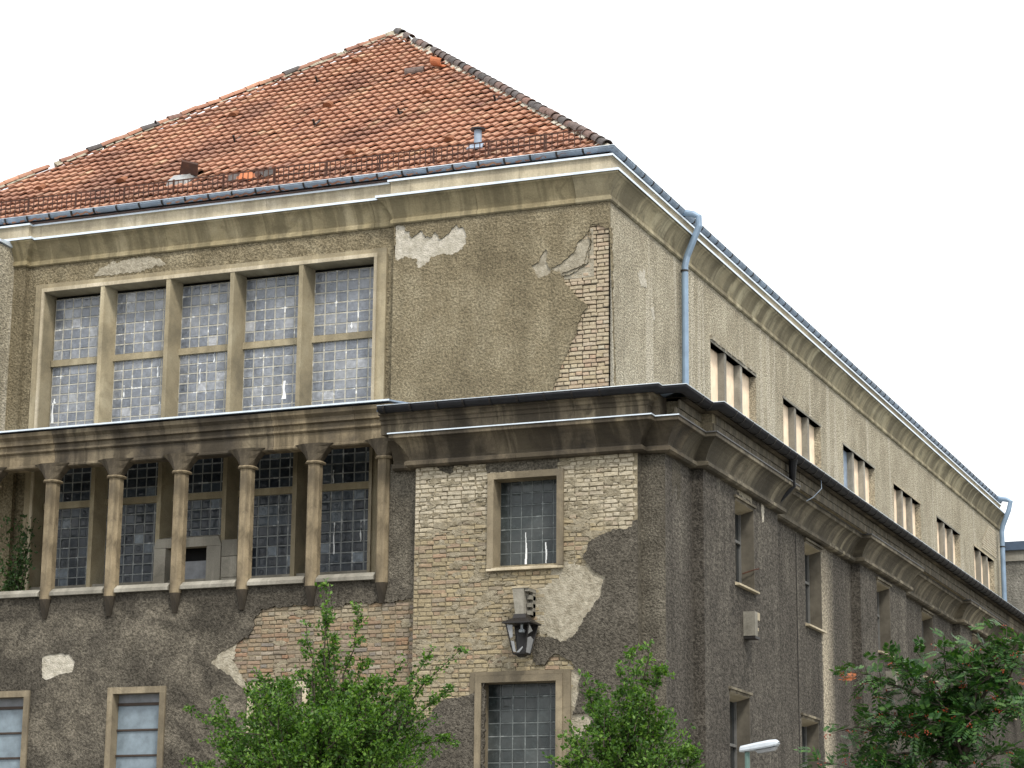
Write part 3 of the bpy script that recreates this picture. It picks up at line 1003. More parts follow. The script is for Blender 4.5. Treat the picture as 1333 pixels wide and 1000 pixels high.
# lean-to zinc roof over the lower storey
m = MB()
m.poly([(-3.55, YP - .4, 10.47), (1.13 + .4, YP - .4, 10.47), (XR + .4, YR - .4, 10.47), (0, .03, 10.85), (-3.55, .1, 10.85)])
m.poly([(XR + .42, YR - .4, 10.47), (XP + .42, 0, 10.47), (XP + .42, 41, 10.47), (0, 41, 10.85), (0, .03, 10.85)])
m.poly([(-3.55, YP - .4, 10.43), (1.13 + .4, YP - .4, 10.43), (XR + .4, YR - .4, 10.43), (0, .03, 10.41), (-3.55, .1, 10.41)])
m.quad((-3.55, YP - .4, 10.43), (-3.55, YP - .4, 10.47), (-3.55, .1, 10.85), (-3.55, .1, 10.41))
m.build('lower_roof', M_ZINC, BLD)

# ---- main roof
RH = 8.18 * TA
rb = 15.42
mb = MB()
e = .05
mb.poly([(-16.36 - e, -e, rb), (e, -e, rb), (-8.18, 8.18, rb + RH)])
mb.poly([(e, -e, rb), (e, 38.2, rb), (-8.18, 30, rb + RH), (-8.18, 8.18, rb + RH)])
mb.poly([(e, 38.2, rb), (-16.36 - e, 38.2, rb), (-8.18, 30, rb + RH)])
mb.poly([(-16.36 - e, 38.2, rb), (-16.36 - e, -e, rb), (-8.18, 8.18, rb + RH), (-8.18, 30, rb + RH)])
mb.poly([(-16.36 - e, -e, rb), (-16.36 - e, 38.2, rb), (e, 38.2, rb), (e, -e, rb)])
ROOF = mb.build('roof', M_RIDGE, BLD)

TW, TR = .2, .29


def tile_mesh(k):
    m = MB()
    N = 8
    top, low = [], []
    w_ = [0.0, .0, .002, .006, .013, .023, .027, .021, .006]
    for i in range(N + 1):
        u = (i / N - .5) * (TW + .012)
        h = w_[i]
        top.append((u, h))
    jit = random.uniform(-.003, .003)
    ring0 = [(u, 0, h * 1.2 + .056 + jit) for u, h in top]
    ring1 = [(u, TR + .05, h + .0) for u, h in top]
    n0 = len(m.v)
    m.v += ring0 + ring1 + [(u, .006, h * 1.2 + .02 + jit) for u, h in top]
    K = N + 1
    for i in range(N):
        m.f.append((n0 + i, n0 + i + 1, n0 + K + i + 1, n0 + K + i))
        m.f.append((n0 + 2 * K + i, n0 + 2 * K + i + 1, n0 + i + 1, n0 + i))
        m.f.append((n0 + 2 * K + i + 1, n0 + 2 * K + i, n0 + K + i, n0 + K + i + 1))
    return m.mesh('roof_tile', M_TILE, False)


tms = [tile_mesh(k) for k in range(4)]
B_FRONT = Matrix(((1, 0, 0), (0, math.cos(SL), -math.sin(SL)), (0, math.sin(SL), math.cos(SL)))).to_4x4()
tiles = []
nr = int(8.18 / math.cos(SL) / TR) + 1
for r_ in range(nr):
    s = -.09 + r_ * TR
    y, z = s * math.cos(SL), 15.5 + s * math.sin(SL)
    for i in range(84):
        x = -16.5 + i * TW + (0 if r_ % 2 == 0 else .0)
        ym = y + .15
        if -16.36 + ym - .02 < x < -ym + .06:
            tiles.append((x, y, z))
# spots where tiles have gone or lie loose
gone = [(-7.9, .75), (-8.1, .75), (-7.7, .75), (-9.5, .95), (-9.3, .95)]
tiles = [t for t in tiles if not any(abs(t[0] - g_[0]) < .11 and abs(t[1] - g_[1]) < .13 for g_ in gone)]
tiles.sort(key=lambda t: (Vector(t) - CAMP).length)
rm = MB()
for i, t in enumerate(tiles):
    me = random.choice(tms)
    mt = Matrix.Translation((t[0], t[1] + random.gauss(0, .006), t[2] + random.gauss(0, .004) + .035 * noise.noise(Vector((t[0] * .45, t[1] * .5, 1.7))))) @ B_FRONT @ Matrix.Rotation(random.gauss(0, .01), 4, 'Z')
    if i < 300:
        link('roof_tile', me, ROOF, None, mt)
    else:
        n0 = len(rm.v)
        rm.v += [tuple(mt @ p.co) for p in me.vertices]
        rm.f += [tuple(n0 + q for q in f.vertices) for f in me.polygons]
rm.build('roof_tile', M_TILE, ROOF, kind='stuff', fix=False)
# long side slope, same tiles in coarser sheets
sm = MB()
for r_ in range(nr):
    s = -.09 + r_ * TR
    d, z = s * math.cos(SL), 15.5 + s * math.sin(SL)
    d2, z2 = d + .33 * math.cos(SL), z + .33 * math.sin(SL) - .03
    y = d + .1
    while y < 38.2 - d:
        sm.quad((-d, y, z + .03), (-d, y + .1, z + .065), (-d2, y + .1, z2 + .045), (-d2, y, z2 + .01))
        sm.quad((-d, y + .1, z + .065), (-d, y + .2, z + .03), (-d2, y + .2, z2 + .01), (-d2, y + .1, z2 + .045))
        y += .2
sm.build('roof_tile', M_TILE, ROOF, kind='stuff', fix=False)

# hip and ridge tiles
def half_tile(r0, r1, l):
    m = MB()
    rings = []
    for t, r in ((0, r0), (l, r1)):
        o = [(t, r * math.cos(math.pi * k / 8), r * math.sin(math.pi * k / 8)) for k in range(9)]
        i_ = [(t, (r - .016) * math.cos(math.pi * k / 8), (r - .016) * math.sin(math.pi * k / 8)) for k in reversed(range(9))]
        rings.append(o + i_)
    m.loft(rings)
    return m


hip_me = half_tile(.118, .092, .42).mesh('ridge_tile', M_RIDGE, False)
hip_me2 = half_tile(.1, .085, .4).mesh('ridge_tile', M_TILE, False)
for sgn in (1, -1):
    A = Vector((0, 0, 15.55)) if sgn == 1 else Vector((-16.36, 0, 15.55))
    Bv = Vector((-8.18, 8.18, 15.55 + RH))
    d = (Bv - A).normalized()
    side = d.cross(Vector((0, 0, 1))).normalized()
    up = side.cross(d).normalized()
    L_ = (Bv - A).length
    k, s = 0, .1
    while s < L_ - (.1 if sgn == 1 else .42):
        f = s / L_
        miss = sgn == 1 and (.885 < f < .915 or .79 < f < .815 or (.93 < f < .945))
        miss = miss or (sgn == -1 and (.3 < f < .32 or .62 < f < .635 or .86 < f < .885 or random.random() < .03))
        if not miss:
            p = A + d * s + up * (.02 if sgn == 1 else .0)
            ro = Matrix((d, -side, up)).transposed().to_4x4()
            mt = Matrix.Translation(p) @ ro @ Matrix.Rotation(random.gauss(0, .03), 4, 'Y') @ Matrix.Rotation(random.gauss(0, .03), 4, 'Z')
            link('ridge_tile', (hip_me if (sgn == 1 or random.random() < .1) else hip_me2), ROOF, None, mt)
        s += .335
        k += 1
    mm = MB()
    q = 0
    while q < L_:          # mortar bedding under the hip tiles, lumpy and broken
        p = A + d * q
        hh = random.uniform(.05, .1)
        ww = random.uniform(.1, .17)
        p2 = p + d * random.uniform(.14, .25)
        if random.random() < .8:
            mm.loft([[p + side * ww - up * .05, p + up * hh, p - side * ww - up * .05], [p2 + side * ww - up * .05, p2 + up * hh * .9, p2 - side * ww - up * .05]])
        q += .24
    mm.build('ridge_mortar', M_PLASTER_W if sgn == 1 else M_PLASTER, ROOF, kind='stuff')

# snow guard: posts, rails and a mesh of small bars
GUARD = bpy.data.objects.new('snow_guard', None)
COL.objects.link(GUARD)
GUARD.parent = BLD
gy, gz0, gz1 = .22, 15.72, 16.06
bars = MB()
x = -16.1
while x < -.62:
    bars.box(x - .008, x + .008, gy - .006, gy + .006, gz0 - .03, gz1)
    x += .112
bars.build('bar', M_RUST, GUARD, kind='stuff')
for z in (gz0, gz0 + .17, gz1 - .01):
    q = MB()
    q.box(-16.1, -.6, gy + .008, gy + .022, z - .012, z + .012)
    q.build('rail', M_RUST, GUARD)
x = -16.05
q = MB()
q.box(-.018, .018, .01, .03, -.12, .36)
q.loft([[(-.016, .02, -.1), (.016, .02, -.1), (.016, .5, .28), (-.016, .5, .28)], [(-.016, .02, -.08), (.016, .02, -.08), (.016, .5, .30), (-.016, .5, .30)]])
pm = q.mesh('post', M_RUST)
while x < -.5:
    link('post', pm, GUARD, None, Matrix.Translation((x, gy, gz0)))
    x += 1.13

# things on the roof
def on_roof(x, y, h=0):
    return Vector((x, y - h * math.sin(SL), 15.5 + y * TA + h * math.cos(SL)))


p = on_roof(-2.98, .87)
VP = MB()
VP.tube([p + Vector((0, 0, -.1)), p + Vector((0, 0, .36))], .075, 14)
vent = VP.build('vent_pipe', M_ZINC, ROOF, smooth=False)
q = MB()
q.loft([[p + Vector((.145 * math.cos(a * math.pi / 8), .145 * math.sin(a * math.pi / 8), h)) for a in range(16)] for h in (.36, .385)] + [[p + Vector((.05 * math.cos(a * math.pi / 8), .05 * math.sin(a * math.pi / 8), .42)) for a in range(16)]])
q.build('vent_cap', M_GUT_DARK, vent)
q = MB()
c = on_roof(-2.98, .8, .05)
for a in (-.28, .28):
    pass
q.loft([[c + B_FRONT.to_3x3() @ Vector((u, v, h)) for u, v in ((-.16, -.1), (.16, -.1), (.13, .14), (-.13, .14))] for h in (0, .03)])
q.build('vent_flashing', M_ZINC, vent)

def local(x, y, h=.03):
    return Matrix.Translation(on_roof(x, y, h)) @ B_FRONT


# vent tiles (small humps) and hooks
hump = MB()
hump.loft([[(.11 * math.cos(math.pi * k / 7) * sc_, v, .09 * math.sin(math.pi * k / 7) * sc_ + .02) for k in range(8)] for v, sc_ in ((-.02, 1), (.12, .8), (.26, .35))])
hm = hump.mesh('vent_tile', flat('vent_clay', (.2, .085, .045), .85, .2, .4, 9))
for x, y in [(-8.42, 6.53), (-5.47, 3.97), (-7.82, 4.03), (-3.75, 1.27), (-1.96, 1.17), (-5.87, 1.23), (-11.13, 1.29), (-13.2, 1.42), (-10.2, 4.2)]:
    link('vent_tile', hm, ROOF, None, local(x, y))
hk = MB()
hk.box(-.02, .02, -.12, .2, .02, .035)
hk.box(-.02, .02, -.13, -.1, .02, .16)
hkm = hk.mesh('roof_hook', M_IRON)
for x, y in [(-8.87, 5.66), (-7.58, 3.1), (-5.63, 3.08), (-3.5, 3.1), (-12.1, 4.28), (-9.27, 2.77)]:
    link('roof_hook', hkm, ROOF, None, local(x, y))
# slipped hip tiles lying on the slope
lt = thing('loose_tile', 'dark slipped ridge tile lying loose below the top of the hip', 'roof tile', on_roof(-6.32, 5.32, .14))
o = link('shell', hip_me, lt); o.matrix_local = B_FRONT @ Matrix.Rotation(R(12), 4, 'Z') @ Matrix.Translation((-.25, 0, -.07))
lt = thing('loose_tile', 'orange broken ridge tile turned over beside the dark slipped one', 'roof tile', on_roof(-5.85, 5.42, .16))
q = half_tile(.13, .11, .36)
q = MB.build(q, 'shell', M_ORANGE, lt); q.matrix_local = B_FRONT @ Matrix.Rotation(R(-35), 4, 'Z') @ Matrix.Rotation(R(115), 4, 'X') @ Matrix.Translation((-.18, 0, -.06))
# roof hatch with a raised rusty lid
H = link('roof_hatch', None, ROOF); H.matrix_local = local(-9.55, .98, .03)
q = MB(); q.loft([[(-.24, -.2, 0), (.24, -.2, 0), (.24, .2, 0), (-.24, .2, 0)], [(-.19, -.15, .09), (.19, -.15, .09), (.19, .15, .09), (-.19, .15, .09)]]); q.build('hatch_frame', M_HATCH, H)
q = MB(); q.loft([[(-.04, .12, .12), (.34, .14, .03), (.38, .2, .24), (.06, .18, .36)], [(-.04, .16, .14), (.34, .18, .05), (.38, .24, .26), (.06, .22, .38)]]); q.build('hatch_lid', M_RUST, H)
for k, (x, y, a, mt_) in enumerate([(-7.95, .72, 20, M_ORANGE), (-7.62, .74, -30, M_RUST), (-7.78, .66, 75, M_ORANGE), (-8.15, .7, 10, M_RIDGE), (-7.4, .72, 50, M_RIDGE)]):
    q = MB(); q.loft([[(-.13, -.09, 0), (.12, -.1, 0), (.14, .1, .03), (-.12, .09, .01)], [(-.13, -.09, .03), (.12, -.1, .03), (.14, .1, .07), (-.12, .09, .045)]])
    s_ = q.build('tile_shard', mt_, ROOF); s_.matrix_local = local(x, y, .06) @ Matrix.Rotation(R(a), 4, 'Z') @ Matrix.Rotation(R(14), 4, 'X')

# ---- the big window of five bays
WIN = bpy.data.objects.new('window', None); COL.objects.link(WIN); WIN.parent = BLD
m = MB()
x0, x1, zt = -12.02, -4.72, 13.97
m.box(x0 - .22, x1 + .24, .07, .55, zt - .004, zt + .17)
m.box(x0 - .22, x0 + .004, .07, .55, 7.9, zt - .001)
m.box(x1 - .004, x1 + .24, .07, .55, 7.9, zt - .001)
m.build('frame', M_MULL, WIN)
m = MB()
m.box(x0 - .06, x1 + .06, .03, .068, zt, zt + .075)
m.box(x0 - .06, x0, .03, .068, 7.9, zt)
m.box(x1, x1 + .06, .03, .068, 7.9, zt)
m.build('frame_bead', M_STONE_PALE, WIN)
mull = [-10.66, -9.17, -7.75, -6.26]
for xm in mull:
    q = MB()
    q.loft([[(xm - .045, .04, z), (xm + .045, .04, z), (xm + .1, .44, z), (xm - .1, .44, z)] for z in (7.95, zt - .002)])
    q.build('mullion', M_MULL, WIN)
m = MB()
m.box(x0 - .02, x1 + .02, .10, .5, 7.86, 8.02)
m.build('sill', M_STONE_GREY, WIN)
GY = .43                                   # face of the glass blocks
secs = [(12.63, 13.9), (11.17, 12.50), (9.74, 11.05), (8.03, 9.60)]
edges = [x0] + mull + [x1]


def pane_meshes(mat, a=.172):
    out = []
    for k in range(5):
        m = MB()
        h = a / 2
        def sq(s, y):
            return [(-s, y, -s), (0, y, -s), (s, y, -s), (s, y, 0), (s, y, s), (0, y, s), (-s, y, s), (-s, y, 0)]
        def ci(s, y):
            return [(s * math.cos(t), y, s * math.sin(t)) for t in [math.pi * (1.25 + .25 * i) for i in range(8)]]
        if k in (0, 1, 2):
            m.loft([sq(h, .03), sq(h, .004), sq(h - .008, 0), sq(h - .026, .0012 + .001 * k), sq(h * .35, .0005)])
        else:
            m.loft([sq(h, .03), sq(h, .004), sq(h - .008, 0), ci(h * .66, .001), ci(h * .5, .0035), ci(h * .2, .001)])
        out.append(m.mesh('pane', mat))
    return out


PM_U, PM_D, PM_W = pane_meshes(M_PANE), pane_meshes(M_PANE_D), pane_meshes(M_PANE_W)
pane_n = 0
rest_p = {M_PANE: MB(), M_PANE_D: MB()}
gridm, gridd = MB(), MB()
for b in range(5):
    xa, xb = edges[b] + (.1 if b else .03), edges[b + 1] - (.1 if b < 4 else .03)
    wbay = xb - xa
    nc = 6
    pitch = wbay / nc
    for si, (za, zb) in enumerate(secs):
        door = b == 2 and si == 3
        if door:
            za = 8.84
        nrw = max(1, int(round((zb - za) / .2)))
        pz = (zb - za) / nrw
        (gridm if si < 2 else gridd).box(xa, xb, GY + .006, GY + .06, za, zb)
        for i in range(nc):
            for j in range(nrw):
                x = xa + (i + .5) * pitch
                z = za + (j + .5) * pz
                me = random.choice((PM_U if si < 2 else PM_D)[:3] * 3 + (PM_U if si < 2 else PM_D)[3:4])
                mat = M_PANE if si < 2 else M_PANE_D  # sections behind the gallery take the copy with shade in its colour
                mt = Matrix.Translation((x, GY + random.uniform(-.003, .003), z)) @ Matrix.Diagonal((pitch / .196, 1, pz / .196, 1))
                if si == 0 and pane_n < 210 or (si == 1 and b == 4 and pane_n < 228):
                    link('pane', me, WIN, None, mt); pane_n += 1
                else:
                    q = rest_p[mat]
                    n0 = len(q.v)
                    q.v += [tuple(mt @ p_.co) for p_ in me.vertices]
                    q.f += [tuple(n0 + u for u in f.vertices) for f in me.polygons]
        if zb < 13:
            tq = MB(); tq.box(xa - .01, xb + .01, GY - .05, GY + .05, zb, zb + .13); tq.build('transom', M_MULL, WIN)
gridm.build('glazing_mortar', M_GRID, WIN)
gridd.build('glazing_mortar', M_GRID_D, WIN)
for mat, q in rest_p.items():
    q.build('pane', mat, WIN, kind='stuff', fix=False)
m = MB(); m.box(x0, x1, GY + .07, GY + .09, 8.0, 13.97); m.build('backing', M_BLACK, WIN)
# white paint runs on the glazing
m = MB()
for x, z, l, w_ in [(-11.93, 11.35, .42, .06), (-11.9, 11.75, .1, .06), (-9.55, 12.1, .22, .04), (-8.6, 11.9, .3, .02), (-10.3, 11.75, .25, .015), (-6.75, 11.45, .36, .1), (-5.35, 12.72, .12, .05), (-7.95, 11.6, .4, .015), (-8.3, 12.3, .2, .02), (-9.42, 8.95, .35, .04), (-9.6, 9.62, .08, .3), (-5.6, 8.4, .6, .04), (-5.65, 9.75, .25, .03), (-5.05, 8.6, .4, .02)]:
    n0 = len(m.v)
    pts = []
    K = 8
    for k in range(K + 1):
        t = k / K
        ww = w_ * .5 * (.35 + .65 * abs(math.sin(3 * t + x * 3))) * (1 - .5 * t)
        pts.append((x - ww + .01 * math.sin(9 * t + x), x + ww + .008 * math.sin(7 * t), z + l * t))
    for k in range(K):
        a_, b_ = pts[k], pts[k + 1]
        m.loft([[(a_[0], GY - .008, a_[2]), (a_[1], GY - .008, a_[2]), (b_[1], GY - .008, b_[2]), (b_[0], GY - .008, b_[2])], [(a_[0], GY + .004, a_[2]), (a_[1], GY + .004, a_[2]), (b_[1], GY + .004, b_[2]), (b_[0], GY + .004, b_[2])]])
m.build('paint_runs', M_DRIP, WIN, kind='stuff')
# small stone door at the foot of the middle bay
D = bpy.data.objects.new('gallery_door', None); COL.objects.link(D); D.parent = BLD
m = MB()
m.loft([[(-9.22, -.0, 8.62), (-7.75, -.0, 8.62), (-7.82, -.0, 8.80), (-9.15, -.0, 8.80)], [(-9.22, .2, 8.62), (-7.75, .2, 8.62), (-7.82, .3, 8.88), (-9.15, .3, 8.88)]])
m.build('lintel', M_STONE_GREY, D)
m = MB(); m.box(-9.2, -8.95, .0, .3, 7.5, 8.615); m.build('jamb', M_STONE_GREY, D)
m = MB(); m.box(-8.06, -7.76, .0, .3, 7.5, 8.615); m.build('jamb', M_STONE_GREY, D)
for za, zb in ((7.5, 8.0), (8.01, 8.4), (8.41, 8.72)):
    m = MB(); m.box(-7.75, -7.42, .02, .2, za, zb); m.build('quoin', M_STONE_GREY, D)
m = MB(); m.box(-8.95, -8.06, .22, .25, 7.4, 8.38); m.build('door_panel', M_GREYPANEL, D)
m = MB(); m.box(-8.95, -8.06, .3, .33, 7.4, 8.62); m.build('backing', M_BLACK, D)

# ---- gallery in front of it
GAL = bpy.data.objects.new('gallery', None); COL.objects.link(GAL); GAL.parent = BLD
m = MB(); m.box(-20, -2.98, YR + .02, .12, 7.3, 7.42); m.build('deck', M_STONE_PALE, GAL)
m = MB(); m.box(-20, -3.36, YR + .1, .118, 10.52, 10.56); m.build('soffit', M_SOFFIT, GAL)
m = MB(); m.box(-20, -2.98, YR + .31, YR + .33, 7.42, LOWZ); m.build('parapet_back', M_SOFFIT, GAL)
m = MB(); m.quad((-3.35, YR, 7.4), (-3.35, .12, 7.4), (-3.35, .12, 10.6), (-3.35, YR, 10.6)); m.build('end_wall', M_ST_STRIP, GAL, fix=False)
ent = [(-.24, 10.0), (.0, 10.0), (.03, 10.02), (.03, 10.05), (.01, 10.065), (.01, 10.28), (.035, 10.295), (.06, 10.315), (.06, 10.345), (.03, 10.355), (.03, 10.43), (.09, 10.45), (.09, 10.54), (.16, 10.6), (.17, 10.67), (-.24, 10.69)]
GP = [(-20, YR), (-3.45, YR)]
s = 0
while s < 16.5:
    e_ = min(s + random.uniform(1.1, 1.9), 16.55)
    if 16.55 - e_ < .5:
        e_ = 16.55
    q = MB(); sweep(q, GP, ent, s + .003, e_ - .003); q.build('entablature_stone', M_STONE_COL if random.random() < .7 else M_STONE_LOW, GAL)
    s = e_
m = MB(); m.loft([[(-20, YR - .2, 10.685), (-20, YR - .2, 10.715), (-20, .12, 11.0), (-20, .12, 10.97)], [(-3.5, YR - .2, 10.705), (-3.5, YR - .2, 10.735), (-3.5, .12, 11.0), (-3.5, .12, 10.97)]]); m.build('gallery_roof', M_ZINC, GAL)
m = MB(); m.loft([[(-20, YR - .22, 10.69), (-20, YR - .2, 10.69), (-20, YR - .2, 10.725), (-20, YR - .22, 10.72)], [(-3.5, YR - .22, 10.71), (-3.5, YR - .2, 10.71), (-3.5, YR - .2, 10.745), (-3.5, YR - .22, 10.74)]]); m.build('flashing', M_ZINC_BRIGHT, GAL)
m = MB(); m.box(-3.62, -3.46, YR - .14, YR, 10.0, 10.5); m.build('entablature_end', M_STONE_COL, GAL)
# columns: half-octagon shafts on tapering corbels, flared heads
CX = [-11.92, -10.54, -9.16, -7.78, -6.41, -5.04, -3.66]


def octo(cx, wf, ws, d, z, back=.3):
    y0 = YR
    return [(cx - ws, y0 + back, z), (cx - ws, y0 - d * .35, z), (cx - wf, y0 - d, z), (cx + wf, y0 - d, z), (cx + ws, y0 - d * .35, z), (cx + ws, y0 + back, z)]


colm = {}
q = MB(); q.loft([octo(0, .07, .115, .1, 7.5, .1), octo(0, .07, .115, .1, 9.72, .1)]); colm['shaft'] = q.mesh('shaft', M_STONE_COL)
q = MB(); q.loft([octo(0, .09, .15, .13, 9.70, .13), octo(0, .1, .165, .145, 9.725, .14), octo(0, .09, .15, .13, 9.75, .13)]); colm['ring'] = q.mesh('ring', M_STONE_COL)
q = MB(); q.loft([octo(0, .07, .12, .11, 9.751, .1), octo(0, .09, .19, .12, 9.88, .13), octo(0, .12, .29, .14, 10.0, .16), octo(0, .15, .38, .155, 10.06, .18)]); colm['capital'] = q.mesh('capital', M_STONE_LOW)
q = MB(); q.loft([octo(0, .03, .05, .04, 7.14, 0), octo(0, .07, .115, .1, 7.499, 0)]); colm['corbel'] = q.mesh('corbel', M_SOOT)
for cx in CX:
    c = link('column', None, BLD, None, Matrix.Translation((cx, 0, 0)))
    for k, me in colm.items():
        link(k, me, c)
for a, b in zip(CX[:-1], CX[1:]):
    q = MB()
    xa, xb = a + .13, b - .13
    q.loft([[(x, YR - .09, 7.56), (x, YR - .09, 7.62), (x, YR + .02, 7.70), (x, YR + .34, 7.72), (x, YR + .34, 7.56)] for x in (xa, xb)])
    q.build('coping', M_STONE_GREY, GAL)

# ---- windows of the corner panel
def block_window(o, name_mat, nx, nz, fr_out, frz, proud=.05, shift=.0):
    x0, x1, z0, z1 = o
    W = bpy.data.objects.new('window', None); COL.objects.link(W); W.parent = BLD
    yf = YP - proud
    yg = YP + .29
    a = .11
    m = MB()
    m.loft([[(x0 - a, yf, z1 - .005), (x1 + a, yf, z1 - .005), (x1 + a, yf, z1 + a), (x0 - a, yf, z1 + a)], [(x0 - a, yg + .1, z1 - .005), (x1 + a, yg + .1, z1 - .005), (x1 + a, yg + .1, z1 + a), (x0 - a, yg + .1, z1 + a)]])
    m.build('frame', M_DARKSTONE, W)
    for xx, yy in ((x0 - a, x0 + .005), (x1 - .005, x1 + a)):
        m = MB(); m.box(xx, yy, yf, yg + .1, z0 - .04, z1 - .0055); m.build('frame', M_DARKSTONE, W)
    m = MB()
    m.loft([[(x, yf - .02, z0 - .09), (x, yf - .02, z0 - .05), (x, yg, z0 + .04), (x, yg, z0 - .09)] for x in (x0 - .02, x1 + .02)])
    m.loft([[(x0 - a, yf - .018, z0 - .092), (x0 - a, yf - .018, z0 - .052), (x0 - a, YP, z0 - .041), (x0 - a, YP, z0 - .092)], [(x0 - .021, yf - .018, z0 - .092), (x0 - .021, yf - .018, z0 - .052), (x0 - .021, YP, z0 - .041), (x0 - .021, YP, z0 - .092)]])
    m.loft([[(x1 + .021, yf - .018, z0 - .092), (x1 + .021, yf - .018, z0 - .052), (x1 + .021, YP, z0 - .041), (x1 + .021, YP, z0 - .092)], [(x1 + a, yf - .018, z0 - .092), (x1 + a, yf - .018, z0 - .052), (x1 + a, YP, z0 - .041), (x1 + a, YP, z0 - .092)]])
    m.build('sill', M_STONE_PALE, W)
    m = MB(); m.box(x0 + .001, x1 - .001, yg + .004, yg + .08, z0 + .002, z1 - .002); m.build('glazing_mortar', M_GRID_W, W)
    px_, pz_ = (x1 - x0) / nx, (z1 - z0 - .04) / nz
    for i in range(nx):
        for j in range(nz):
            me = PM_W[0 if (i, j) != (1, nz - 2) else 2]
            link('pane', me, W, None, Matrix.Translation((x0 + (i + .5) * px_, yg, z0 + .04 + (j + .5) * pz_)) @ Matrix.Diagonal((px_ / .186, 1, pz_ / .186, 1)))
    return W


W1 = block_window(PW1, None, 6, 7, 0, 0)
W2 = block_window(PW2, None, 6, 7, 0, 0)
m = MB()
for x, l, w_ in ((-.99, .55, .028), (-.62, .36, .03)):
    for k in range(6):
        t = k / 6
        ww = w_ * (.4 + .6 * abs(math.sin(2.5 * t + x * 5))) * (1 - .55 * t) / 1.5
        m.box(x - ww + .008 * math.sin(5 * t), x + ww + .008 * math.sin(5 * t), YP + .281, YP + .289, 7.71 + l * t, 7.71 + l * (t + 1 / 6) + .001)
m.build('paint_runs', M_DRIP, W1, kind='stuff')
# outer stone strip round the lower one
m = MB()
m.box(-1.87, -1.772, YP - .025, YP + .1, 3.0, 5.86)
m.box(-.188, -.05, YP - .025, YP + .1, 3.0, 5.86)
m.box(-1.771, -.189, YP - .025, YP + .1, 5.795, 5.86)
m.build('surround', M_DARKSTONE, W2)

# ---- blue-glazed windows at the foot of the left part
for k, (a, b) in enumerate(LWX):
    W = bpy.data.objects.new('window', None); COL.objects.link(W); W.parent = BLD
    z0, z1 = LWZ
    m = MB()
    m.box(a - .11, b + .11, YR - .04, YR + .3, z1 - .006, z1 + .11)
    m.box(a - .11, a + .005, YR - .04, YR + .3, z0, z1 - .0065)
    m.box(b - .005, b + .11, YR - .04, YR + .3, z0, z1 - .0065)
    m.build('frame', M_STONE_PALE if k == 2 else M_DARKSTONE, W)
    zz = z1 - .18
    m = MB(); m.box(a + .01, b - .01, YR + .17, YR + .2, zz + .02, z1 - .005); m.build('pane', M_GREYPANEL, W)
    m = MB(); m.box(a + .005, b - .005, YR + .14, YR + .22, zz - .03, zz + .02); m.build('transom', M_WOODFRAME, W)
    z = zz - .03
    while z > z0 + .1:
        m = MB(); m.box(a + .01, b - .01, YR + .17, YR + .2, z - .42, z - .002); m.build('pane', M_BLUEPANEL, W)
        m = MB(); m.box(a + .005, b - .005, YR + .14, YR + .22, z - .455, z - .422); m.build('glazing_bar', M_WOODFRAME, W)
        z -= .457
    m = MB(); m.box(a, b, YR + .23, YR + .25, z0, z1 - .002); m.build('backing', M_BLACK, W)

# ---- lower windows along the side
for (a, b, z0, z1, x) in SW + SWL:
    W = bpy.data.objects.new('window', None); COL.objects.link(W); W.parent = BLD
    m = MB(); m.box(x - .3, x + .012, a + .001, b - .001, z1 - .045, z1 - .001); m.box(x - .01, x + .05, a - .06, b + .06, z1 + .0, z1 + .045); m.build('lintel', M_STONE_SIDE, W)
    m = MB()
    m.loft([[(x + .09, y, z0 - .07), (x + .09, y, z0 - .035), (x - .28, y, z0 + .06), (x - .28, y, z0 - .07)] for y in (a - .05, b + .05)])
    m.build('sill', M_STONE_PALE, W)
    xg = x - .3
    m = MB(); m.box(x - .33, x + .006, b - .02, b + .004, z0 + .0, z1 - .045); m.build('reveal', M_REVEAL, W)
    m = MB(); m.loft([[(x + .004, y, z1 - .05), (x + .004, y, z1 - .045), (x - .29, y, z1 - .045), (x - .29, y, z1 - .13)] for y in (a + .002, b - .022)]); m.build('soffit', M_STONE_PALE, W)
    m = MB()
    for ya, yb, za, zb in ((a, a + .07, z0, z1), (b - .07, b, z0, z1), ((a + b) / 2 - .04, (a + b) / 2 + .04, z0, z1)):
        m.box(xg, xg + .06, ya + .001, yb - .001, za + .06, zb - .05)
    for za in (z0 + .07, z0 + (z1 - z0) * .55, z1 - .11):
        m.box(xg + .002, xg + .075, a + .072, b - .072, za, za + .05)
    m.build('frame', M_WOODGREY, W)
    m = MB(); m.box(xg + .01, xg + .025, a, b, z0 + .05, z1 - .05); m.build('pane', M_GLASS_DARK, W)
m = MB(); m.tube([(XP - .2, 2.95, 8.05), (XP + .02, 2.98, 8.12), (XP + .1, 3.03, 8.14)], .012, 6); m.build('window_stay', M_RUST, BLD)

# ---- upper side windows: three boarded lights each
for k, (a, b, z0, z1) in enumerate(USW):
    W = bpy.data.objects.new('window', None); COL.objects.link(W); W.parent = BLD
    wl = (b - a - 2 * .15) / 3
    for j in range(3):
        ya = a + j * (wl + .15)
        m = MB(); m.box(-.22, -.16, ya + .001, ya + wl - .001, z0, z1 - .002)
        m.build('board', M_ZINC if (k == 2 and j == 0) else M_BOARD, W)
        if j < 2:
            m = MB(); m.box(-.3, -.015, ya + wl, ya + wl + .15, z0, z1 - .001); m.build('mullion', M_STONE_GREY, W)
    m = MB(); m.box(-.2, .012, a - .03, b + .03, z1 - .0, z1 + .05); m.build('lintel', M_STONE_PALE if k in (3, 5) else M_STONE_GREY, W)
m = MB()
for k in range(9):
    y = 6.1 + k * .38
    m.box(-.02, .03 + random.uniform(0, .02), y, y + random.uniform(.2, .36), 13.41, 13.45 + random.uniform(.02, .07))
m.build('broken_render', M_PLASTER, BLD, kind='stuff')

